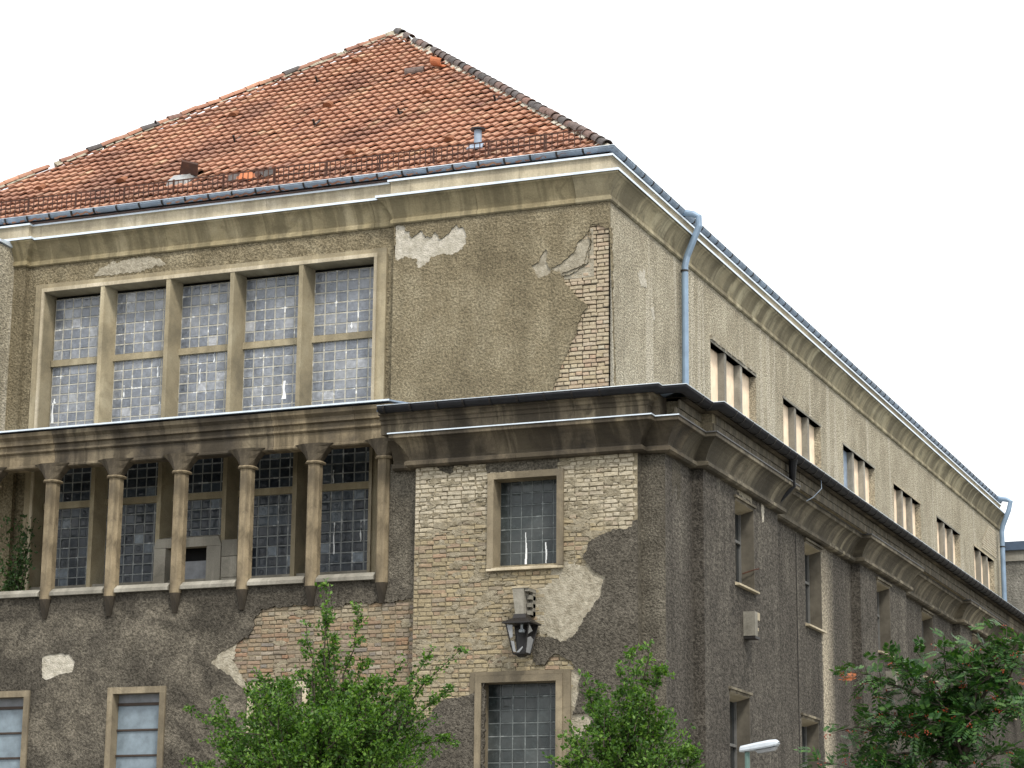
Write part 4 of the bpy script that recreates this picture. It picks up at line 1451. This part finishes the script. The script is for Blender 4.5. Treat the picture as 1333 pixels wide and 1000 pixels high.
# ---- downpipes
def pipe(name, pts, r, mat, clamps=()):
    m = MB(); m.tube(pts, r, 12)
    o = m.build(name, mat, BLD, smooth=False)
    for c in clamps:
        q = MB(); q.tube([(c[0], c[1], c[2] - .02), (c[0], c[1], c[2] + .02)], r + .012, 12); q.build('pipe_clamp', M_IRON, o)
    return o


pipe('downpipe', [(.08, 4.12, 15.52), (.3, 4.13, 15.46), (.40, 4.14, 15.40), (.405, 4.14, 15.2), (.3, 4.13, 14.95), (.16, 4.12, 14.6), (.12, 4.1, 14.4), (.11, 4.1, 10.8)], .068, M_ZINC_PIPE, [(.11, 4.1, 14.3), (.11, 4.1, 11.85)])
pipe('downpipe', [(.08, 37.5, 15.52), (.4, 37.5, 15.45), (.52, 37.5, 15.38), (.45, 37.5, 15.1), (.24, 37.5, 14.6), (.2, 37.5, 14.4), (.2, 37.5, 10.8)], .08, M_ZINC_PIPE, [(.2, 37.5, 13.9), (.2, 37.5, 11.6)])
pipe('downpipe', [(2.2, 4.28, 10.44), (2.16, 4.36, 10.28), (2.1, 4.55, 10.05), (2.1, 4.62, 9.98), (1.95, 4.62, 9.82), (1.72, 4.6, 9.6)], [.09, .075, .06, .06, .055, .055], M_GUT_DARK)
m = MB(); m.tube([(XR + .015, 6.72, 3), (XR + .015, 6.7, 9.4)], .007, 6); m.build('wall_cable', M_IRON, BLD)
m = MB(); m.tube([(2.2, 6.35, 10.42), (2.22, 6.3, 10.2), (2.1, 6.1, 10.0), (2.0, 5.95, 9.9)], .008, 5); m.build('hanging_wire', M_ZINC, BLD)

# ---- small wing at the left edge
m = MB()
m.box(-16.3, -12.74, -.55, -.002, 10.8, 14.9)
m.build('side_wing', M_ST_SIDE, BLD)
m = MB()
m.loft([[(x, -.6, 14.93), (x, -.6, 14.98), (x, 0.0, 15.04), (x, 0.0, 14.9)] for x in (-16.3, -12.70)])
m.build('wing_coping', M_ZINC_BRIGHT, BLD)

# ------------------------------------------------------------------ lantern and brackets on the walls
def stone_bracket(loc, rot, label, grp):
    t = thing('lamp_bracket', label, 'lamp bracket', loc, grp)
    t.rotation_euler = (0, 0, rot)
    m = MB()
    # tapering front, notched on its right side
    m.loft([[(-.13, -.36, 0), (.05, -.36, 0), (.05, .0, 0), (-.13, 0, 0)], [(-.19, -.4, .44), (.1, -.4, .44), (.1, .0, .44), (-.19, 0, .44)]])
    m.build('body', M_STONE_GREY, t)
    m = MB()
    for k in range(4):
        z = k * .11
        m.box(.051 + z * .1, .2, -.3, 0, z, z + .055)
    m.box(.102, .2, -.3, 0, .385, .44)
    m.box(.1, .17, -.1, 0, 0, .44)
    m.build('notch_block', M_STONE_GREY, t)
    m = MB(); m.box(-.2, .205, -.41, 0, .441, .475); m.build('cap', M_STONE_PALE, t)
    return t


BR = thing('lamp_bracket', 'notched stone bracket on the brick panel directly above the black lantern', 'lamp bracket', (-.84, YP, 6.77))
BR.scale = (.76, .85, 1)
for nm, bx, mt_ in (('body', None, M_STONE_GREY),):
    m = MB()
    m.loft([[(-.13, -.36, 0), (.07, -.36, 0), (.09, .0, 0), (-.13, 0, 0)], [(-.19, -.4, .44), (.09, -.4, .44), (.1, .0, .44), (-.19, 0, .44)]])
    m.build('body', M_STONE_GREY, BR)
    m = MB()
    for z in (0, .13, .26):
        m.box(.101, .19, -.26, .02, z, z + .07)
    m.box(.101, .19, -.12, .02, .0, .39)
    m.box(.102, .2, -.38, .02, .385, .44)
    m.build('notch_block', M_STONE_GREY, BR)
    m = MB(); m.box(-.2, .205, -.41, .02, .441, .47); m.build('cap', M_STONE_PALE, BR)


def side_bracket(y, z, x, label):
    t = thing('lamp_bracket', label, 'lamp bracket', (x, y, z))
    m = MB()
    m.box(0, .22, -.14, .03, .0, .44)
    m.build('body', M_STONE_GREY, t)
    m = MB()
    m.box(0, .215, .031, .2, .3, .44)
    m.box(0, .2, .031, .18, .11, .17)
    m.box(0, .08, .031, .19, .0, .3)
    m.build('notch_block', M_STONE_PALE, t)
    m = MB(); m.box(-.0, .22, -.13, .16, -.05, -.001); m.build('socket', M_IRON, t)
    return t


side_bracket(2.43, 6.82, XP, 'grey stone bracket on the dark side wall below the window nearest the corner')
side_bracket(13.62, 6.9, XP, 'notched stone bracket on the side wall beside the rowan tree')

LN = thing('wall_lantern', 'black iron four sided lantern with broken panes hanging from the stone bracket', 'lantern', (-.82, YP - .3, 6.09))
LN.scale = (.77, .77, .77)
T, B_, HL = .27, .145, .66
m = MB()
m.loft([[(-B_, -B_, 0), (B_, -B_, 0), (B_, B_, 0), (-B_, B_, 0)], [(-B_ - .01, -B_ - .01, .035), (B_ + .01, -B_ - .01, .035), (B_ + .01, B_ + .01, .035), (-B_ - .01, B_ + .01, .035)]])
m.loft([[(-.06, -.06, -.05), (.06, -.06, -.05), (.06, .06, -.05), (-.06, .06, -.05)], [(-.1, -.1, -.001), (.1, -.1, -.001), (.1, .1, -.001), (-.1, .1, -.001)]])
m.build('base', M_IRON, LN)
for sx, sy in ((-1, -1), (1, -1), (1, 1), (-1, 1)):
    m = MB(); m.tube([(sx * B_, sy * B_, .03), (sx * T, sy * T, HL)], .014, 6); m.build('corner_bar', M_IRON, LN)
m = MB()
m.loft([[(s_ * .33 * a, s_ * .33 * b, HL) for a, b, s_ in ((-1, -1, 1), (1, -1, 1), (1, 1, 1), (-1, 1, 1))], [(.33 * a, .33 * b, HL + .03) for a, b in ((-1, -1), (1, -1), (1, 1), (-1, 1))], [(.16 * a, .16 * b, HL + .13) for a, b in ((-1, -1), (1, -1), (1, 1), (-1, 1))], [(.13 * a, .13 * b, HL + .22) for a, b in ((-1, -1), (1, -1), (1, 1), (-1, 1))]])
m.build('hood', M_IRON, LN)
M_LGLASS = flat('lantern_glass', (.3, .31, .32), .2, .5, .15)


def shard(pts, side):
    m = MB()
    def P(u, v, dd):
        h = B_ + (T - B_) * v
        z = .03 + (HL - .03) * v
        return ((u * h, -h + dd, z) if side == 'f' else (h - dd, u * h, z))
    m.loft([[P(u, v, .006) for u, v in pts], [P(u, v, .012) for u, v in pts]])
    m.build('glass_shard', M_LGLASS, LN)


shard([(-.95, .97), (-.45, .95), (-.6, .55), (-.92, .5)], 'f')
shard([(-.92, .42), (-.55, .4), (-.5, .03), (-.95, .05)], 'f')
shard([(-.5, .02), (.5, .22), (.55, .17), (.0, .02)], 'f')
shard([(-.9, .5), (.0, .58), (.9, .5), (.9, .02), (-.9, .02)], 'r')
shard([(-.9, .62), (.2, .78), (-.9, .97)], 'r')
m = MB()
for sx, sy in ((0, 1), (-1, 0)):
    if sy:
        m.loft([[(-B_, B_, .03), (B_, B_, .03), (T, T, HL), (-T, T, HL)], [(-B_, B_ - .004, .03), (B_, B_ - .004, .03), (T, T - .004, HL), (-T, T - .004, HL)]])
m.build('back_plate', M_IRON, LN)
m = MB(); m.tube([(0, 0, HL), (0, 0, HL - .1)], .03, 10); m.tube([(0, 0, HL - .1), (0, 0, HL - .13), (0, 0, HL - .17)], [.05, .07, .06], 12); m.build('lamp_holder', M_LAMPHEAD, LN)

# ------------------------------------------------------------------ street lamp
SLP = thing('street_lamp', 'slim green street lamp post with a white elongated lamp head', 'street lamp', (4.22, -6, .13))
SLP.scale = (.86, .86, 1)
m = MB(); m.tube([(0, 0, 0), (0, 0, .9), (0, 0, .91), (0, 0, 3.98)], [.075, .075, .05, .042], 14); m.build('post', M_GREENPOST, SLP, smooth=False)
m = MB()
rings = []
for t, wy, h0, h1 in ((-.12, .07, .0, .09), (-.1, .095, -.01, .11), (.15, .12, -.015, .125), (.38, .125, -.015, .135), (.5, .11, -.005, .125), (.545, .06, .02, .07)):
    zb = 4.0 + t * .12
    h0, h1 = h0, h1 * .68
    rings.append([(t, -wy, zb + h0 + .02), (t, -wy * .9, zb + h0), (t, wy * .9, zb + h0), (t, wy, zb + h0 + .02), (t, wy * .95, zb + h1 * .6), (t, wy * .5, zb + h1), (t, -wy * .5, zb + h1), (t, -wy * .95, zb + h1 * .6)])
m.loft(rings); m.build('lamp_head', M_LAMPHEAD, SLP, smooth=False)
m = MB(); m.loft([[(.14, -.08, 3.995), (.5, -.08, 4.04), (.5, .08, 4.04), (.14, .08, 3.995)], [(.2, -.06, 3.955), (.46, -.06, 3.99), (.46, .06, 3.99), (.2, .06, 3.955)]]); m.build('lens', M_LGLASS, SLP)

# ------------------------------------------------------------------ neighbour at the far end
NB = thing('neighbouring_building', 'plain grey rendered building with dark blue roof edge behind the far downpipe', 'building', (8, 41, 0))
m = MB(); m.box(-8.6, 12, .3, 14, 0, 14.0); m.build('wall', stucco('render_grey', (.12, .115, .1), (.2, .19, .165), (.3, .285, .25), 9, .25, .3), NB)
m = MB(); m.box(-8.65, 12.05, .22, 14, 14.0, 14.36); m.build('parapet', M_STONE_GREY, NB)
m = MB(); m.loft([[(-8.7, .12, 14.361), (12.1, .12, 14.361), (12.1, 14, 14.361), (-8.7, 14, 14.361)], [(-8.7, .12, 14.66), (12.1, .12, 14.66), (12.1, 14, 14.66), (-8.7, 14, 14.66)]]); m.build('roof_edge', flat('roof_edge_blue', (.05, .075, .115), .5, .4), NB)

# ------------------------------------------------------------------ trees
def curve_pts(a, b, sag, n=7, wob=.05):
    a, b = Vector(a), Vector(b)
    out = []
    for i in range(n):
        t = i / (n - 1)
        p = a.lerp(b, t)
        p.z += sag * math.sin(math.pi * t)
        if 0 < i < n - 1:
            p += Vector((random.gauss(0, wob), random.gauss(0, wob), random.gauss(0, wob * .6)))
        out.append(p)
    return out


def add_leaf(mb, p, d, size, wid=.55):
    d = d.normalized()
    s = d.cross(Vector((random.gauss(0, 1), random.gauss(0, 1), random.gauss(0, 1) + .8)))
    if s.length < 1e-3:
        return
    s.normalize()
    n = s.cross(d)
    l = size * random.uniform(.65, 1.25)
    w_ = l * wid * .5
    k = len(mb.v)
    mb.v += [tuple(p), tuple(p + d * l * .5 + s * w_ + n * l * .1), tuple(p + d * l), tuple(p + d * l * .5 - s * w_ + n * l * .1)]
    mb.f.append((k, k + 1, k + 2))
    mb.f.append((k, k + 2, k + 3))


def twig(wood, leaves, pts, r, size, n_leaf, spread, side_n=0, kind='simple', berries=None):
    wood.tube(pts, [r * (1 - .8 * i / (len(pts) - 1)) for i in range(len(pts))], 5, False)
    L_ = len(pts) - 1
    for i in range(n_leaf):
        t = random.random() ** .75 * L_
        k = min(int(t), L_ - 1)
        p = pts[k].lerp(pts[k + 1], t - k)
        d = (pts[k + 1] - pts[k]).normalized() * .6 + Vector((random.gauss(0, 1), random.gauss(0, 1), random.gauss(.25, .8)))
        off = Vector((random.gauss(0, 1), random.gauss(0, 1), random.gauss(0, .8))) * spread
        if kind == 'simple':
            add_leaf(leaves, p + off, d, size, .62)
        else:
            pinnate(leaves, p + off, d, size)
    if berries is not None and random.random() < berries[1]:
        q = pts[-1] + Vector((random.gauss(0, .06), random.gauss(0, .06), -.02))
        for _ in range(random.randint(5, 9)):
            c = q + Vector((random.gauss(0, .028), random.gauss(0, .028), random.gauss(0, .014)))
            rr = .009
            k = len(berries[0].v)
            berries[0].v += [tuple(c + Vector(v) * rr) for v in ((1, 0, 0), (-1, 0, 0), (0, 1, 0), (0, -1, 0), (0, 0, 1), (0, 0, -1))]
            berries[0].f += [tuple(k + u for u in f) for f in ((0, 2, 4), (2, 1, 4), (1, 3, 4), (3, 0, 4), (2, 0, 5), (1, 2, 5), (3, 1, 5), (0, 3, 5))]


def pinnate(mb, p, d, l):
    d = d.normalized()
    d.z -= .15
    s = d.cross(Vector((random.gauss(0, .5), random.gauss(0, .5), 1)))
    if s.length < 1e-3:
        return
    s.normalize()
    n = s.cross(d).normalized()
    for i in range(6):
        t = .2 + .8 * i / 5
        b = p + d * l * t - Vector((0, 0, 1)) * l * .25 * t * t
        for sg in ((-1, 1) if i < 5 else (0,)):
            dd = (s * sg + d * (.55 if sg else 1) - n * .15)
            k = len(mb.v)
            dd.normalize()
            ll = l * .42
            w2 = dd.cross(n).normalized() * ll * .2
            mb.v += [tuple(b), tuple(b + dd * ll * .5 + w2), tuple(b + dd * ll), tuple(b + dd * ll * .5 - w2)]
            mb.f.append((k, k + 1, k + 2, k + 3))


def hawthorn(label, base, trunk_top, tips, mass, n_in, dens=1.35, size=.06):
    T_ = thing('hawthorn_tree', label, 'tree', base)
    b0 = Vector(base)
    wood, leaves = MB(), MB()
    top = Vector(trunk_top) - b0
    wood.tube(curve_pts((0, 0, 0), top, 0, 6, .03), [.075, .07, .06, .055, .05, .03], 8)
    for tip in tips:
        tp = Vector(tip) - b0
        st = top.lerp(tp, .12)
        st.z = min(top.z, tp.z - .3) - random.uniform(0, .5)
        st.x = st.x * .5 + top.x * .5
        pts = curve_pts(st, tp, .1, 8, .035)
        twig(wood, leaves, pts, .022, size, int(120 * dens), .035)
        for j in range(9):                   # short side shoots
            k = random.uniform(1.5, 6.9)
            p = pts[int(k)].lerp(pts[min(int(k) + 1, 7)], k - int(k))
            a = (pts[-1] - pts[0]).normalized() * .5 + Vector((random.gauss(0, .8), random.gauss(0, .8), random.gauss(.2, .4)))
            l = random.uniform(.14, .34) * (1.25 - k / 9)
            twig(wood, leaves, [p, p + a.normalized() * l * .5, p + a.normalized() * l + Vector((0, 0, -.03))], .008, size, int(24 * dens), .03)
    c, r = Vector(mass[0]) - b0, mass[1]
    for i in range(n_in):
        while True:
            q = Vector((random.uniform(-1, 1), random.uniform(-1, 1), random.uniform(-1, 1)))
            if q.length < 1:
                break
        q = q * (.55 + .45 * q.length)
        p = c + Vector((q.x * r[0], q.y * r[1], q.z * r[2]))
        o_ = (p - (top + Vector((0, 0, -.5)))).normalized() + Vector((random.gauss(0, .4), random.gauss(0, .4), random.gauss(.1, .3)))
        l = random.uniform(.2, .5)
        p0 = p - o_.normalized() * l * .6
        twig(wood, leaves, [p0, p, p + o_.normalized() * l * .5], .009, size, int(44 * dens), .05)
    wood.build('trunk', M_BARK, T_, fix=False)
    leaves.build('crown', M_LEAF, T_, kind='stuff', fix=False)


def t1(px, py, dy=0):
    return (-.36 + (px - 430) / 87.5, -10 + dy, 3.70 + (1000 - py) / 96.8)


tips1 = [t1(419, 757), t1(420, 790, .1), t1(392, 808), t1(462, 792), t1(436, 830, -.1), t1(408, 845, .2), t1(322, 868), t1(306, 893, .2), t1(345, 888, -.2), t1(236, 918), t1(262, 935, .3), t1(232, 990), t1(470, 860), t1(515, 864, .1), t1(558, 850), t1(594, 852), t1(580, 903), t1(575, 958, .2), t1(500, 890, -.4), t1(280, 965, -.4), t1(382, 890, -.5), t1(540, 905, -.4)]
hawthorn('larger hawthorn tree with a tall thin leader, left of the black lantern', (-.3, -10, .13), (-.4, -10, 3.6), tips1, (t1(415, 978), (1.6, 1.1, 1.0)), 470)


def t2(px, py, dy=0):
    return (3.85 + (px - 820) / 97.0, -10 + dy, 3.63 + (1000 - py) / 103.0)


tips2 = [t2(847, 834), t2(820, 848, .1), t2(864, 868), t2(803, 868), t2(757, 876), t2(766, 903, .2), t2(782, 890, -.1), t2(835, 875, -.2), t2(712, 984), t2(735, 960, .1), t2(896, 978), t2(905, 985, .2), t2(872, 945), t2(845, 905, -.3), t2(790, 930, -.3), t2(760, 950, .2)]
hawthorn('smaller slender hawthorn tree in front of the building corner', (3.9, -10, .13), (3.85, -10, 3.3), tips2, (t2(812, 995), (.85, .7, .8)), 150, 1.3, .058)

RW = thing('rowan_tree', 'rowan tree with clusters of red berries in front of the side wall', 'tree', (8.75, -14, .13))
b0 = Vector((8.75, -14, .13))
wood, leaves, berries, olv = MB(), MB(), MB(), MB()


def t3(px, py, dy=0):
    return Vector((8.75 + (px - 1240) / 124.0, -14 + dy, 3.29 + (1000 - py) / 125.0)) - b0


tr = [Vector((.1, 0, 0)), Vector((.12, 0, 1.2)), Vector((.13, 0, 2.4)), t3(1256, 1000), t3(1262, 940), t3(1268, 900)]
wood.tube(tr, [.07, .06, .05, .034, .028, .02], 8)
tips3 = [t3(1106, 872), t3(1104, 947), t3(1066, 988), t3(1120, 960, .3), t3(1150, 925), t3(1176, 860), t3(1194, 840), t3(1176, 886, .2), t3(1228, 842), t3(1248, 842, .2), t3(1272, 848, -.1), t3(1296, 828), t3(1316, 816), t3(1336, 822, .2), t3(1350, 850), t3(1370, 900), t3(1345, 930, -.3), t3(1300, 880, -.3), t3(1220, 890, -.3), t3(1185, 930, -.3), t3(1140, 985, -.2), t3(1210, 960, -.5), t3(1280, 950, -.5), t3(1320, 985, -.4), t3(1090, 1020), t3(1075, 1000), t3(1125, 985), t3(1100, 975, .2), t3(1160, 1000), t3(1200, 990), t3(1250, 905, .5), t3(1130, 930, .3), t3(1380, 980, .2), t3(1235, 935, .3)]
for i, tp in enumerate(tips3):
    st = tr[3].lerp(tr[5], random.random() * .7) if tp.z > 3.4 else tr[2].lerp(tr[4], random.random() * .8)
    pts = curve_pts(st, tp, .08, 8, .03)
    twig(wood, leaves, pts, .018, .18, 15, .06, kind='pin', berries=(berries, .9))
    for j in range(8):
        k = random.uniform(1.5, 6.9)
        p = pts[int(k)].lerp(pts[min(int(k) + 1, 7)], k - int(k))
        a = ((pts[-1] - pts[0]).normalized() * .5 + Vector((random.gauss(0, .7), random.gauss(0, .7), random.gauss(.15, .4)))).normalized()
        l = random.uniform(.12, .3)
        twig(wood, leaves, [p, p + a * l * .5, p + a * l + Vector((0, 0, -.02))], .007, .17, 3, .05, kind='pin', berries=(berries, .22))
for q in (t3(1108, 878), t3(1112, 885), t3(1131, 908), t3(1330, 895), t3(1216, 930)):
    for _ in range(4):
        pinnate(olv, q + Vector((random.gauss(0, .03), random.gauss(0, .03), random.gauss(0, .03))), Vector((random.gauss(0, 1), random.gauss(0, 1), .4)), .13)
wood.build('trunk', M_BARK, RW, fix=False)
leaves.build('crown', M_LEAF_R, RW, kind='stuff', fix=False)
berries.build('berries', M_BERRY, RW, kind='stuff', fix=False)
olv.build('autumn_leaves', M_LEAF_O, RW, kind='stuff', fix=False)

# self-sown bush on the gallery
BU = thing('gallery_bush', 'dark self sown bush growing on the gallery behind the leftmost columns', 'bush', (-11.85, -.55, 7.42))
wood, leaves = MB(), MB()
for i in range(16):
    tp = Vector((random.uniform(-.45, .45), random.uniform(-.25, .3), random.uniform(.5, 2.0)))
    tp.x *= 1.15 - tp.z * .3
    pts = curve_pts((random.gauss(0, .04), 0, 0), tp, .05, 6, .03)
    twig(wood, leaves, pts, .012, .085, 70, .06)
wood.build('stem', M_BARK, BU, fix=False)
leaves.build('foliage', M_LEAF_B, BU, kind='stuff', fix=False)

# look-alikes share a group
for o in list(SC.objects):
    if o.parent is None and 'category' in o:
        g_ = {'lamp_bracket': 'stone lamp brackets on the walls', 'hawthorn_tree': 'hawthorn trees in front of the building', 'loose_tile': 'loose ridge tiles lying on the roof'}.get(o.name.split('.')[0])
        if g_:
            o['group'] = g_
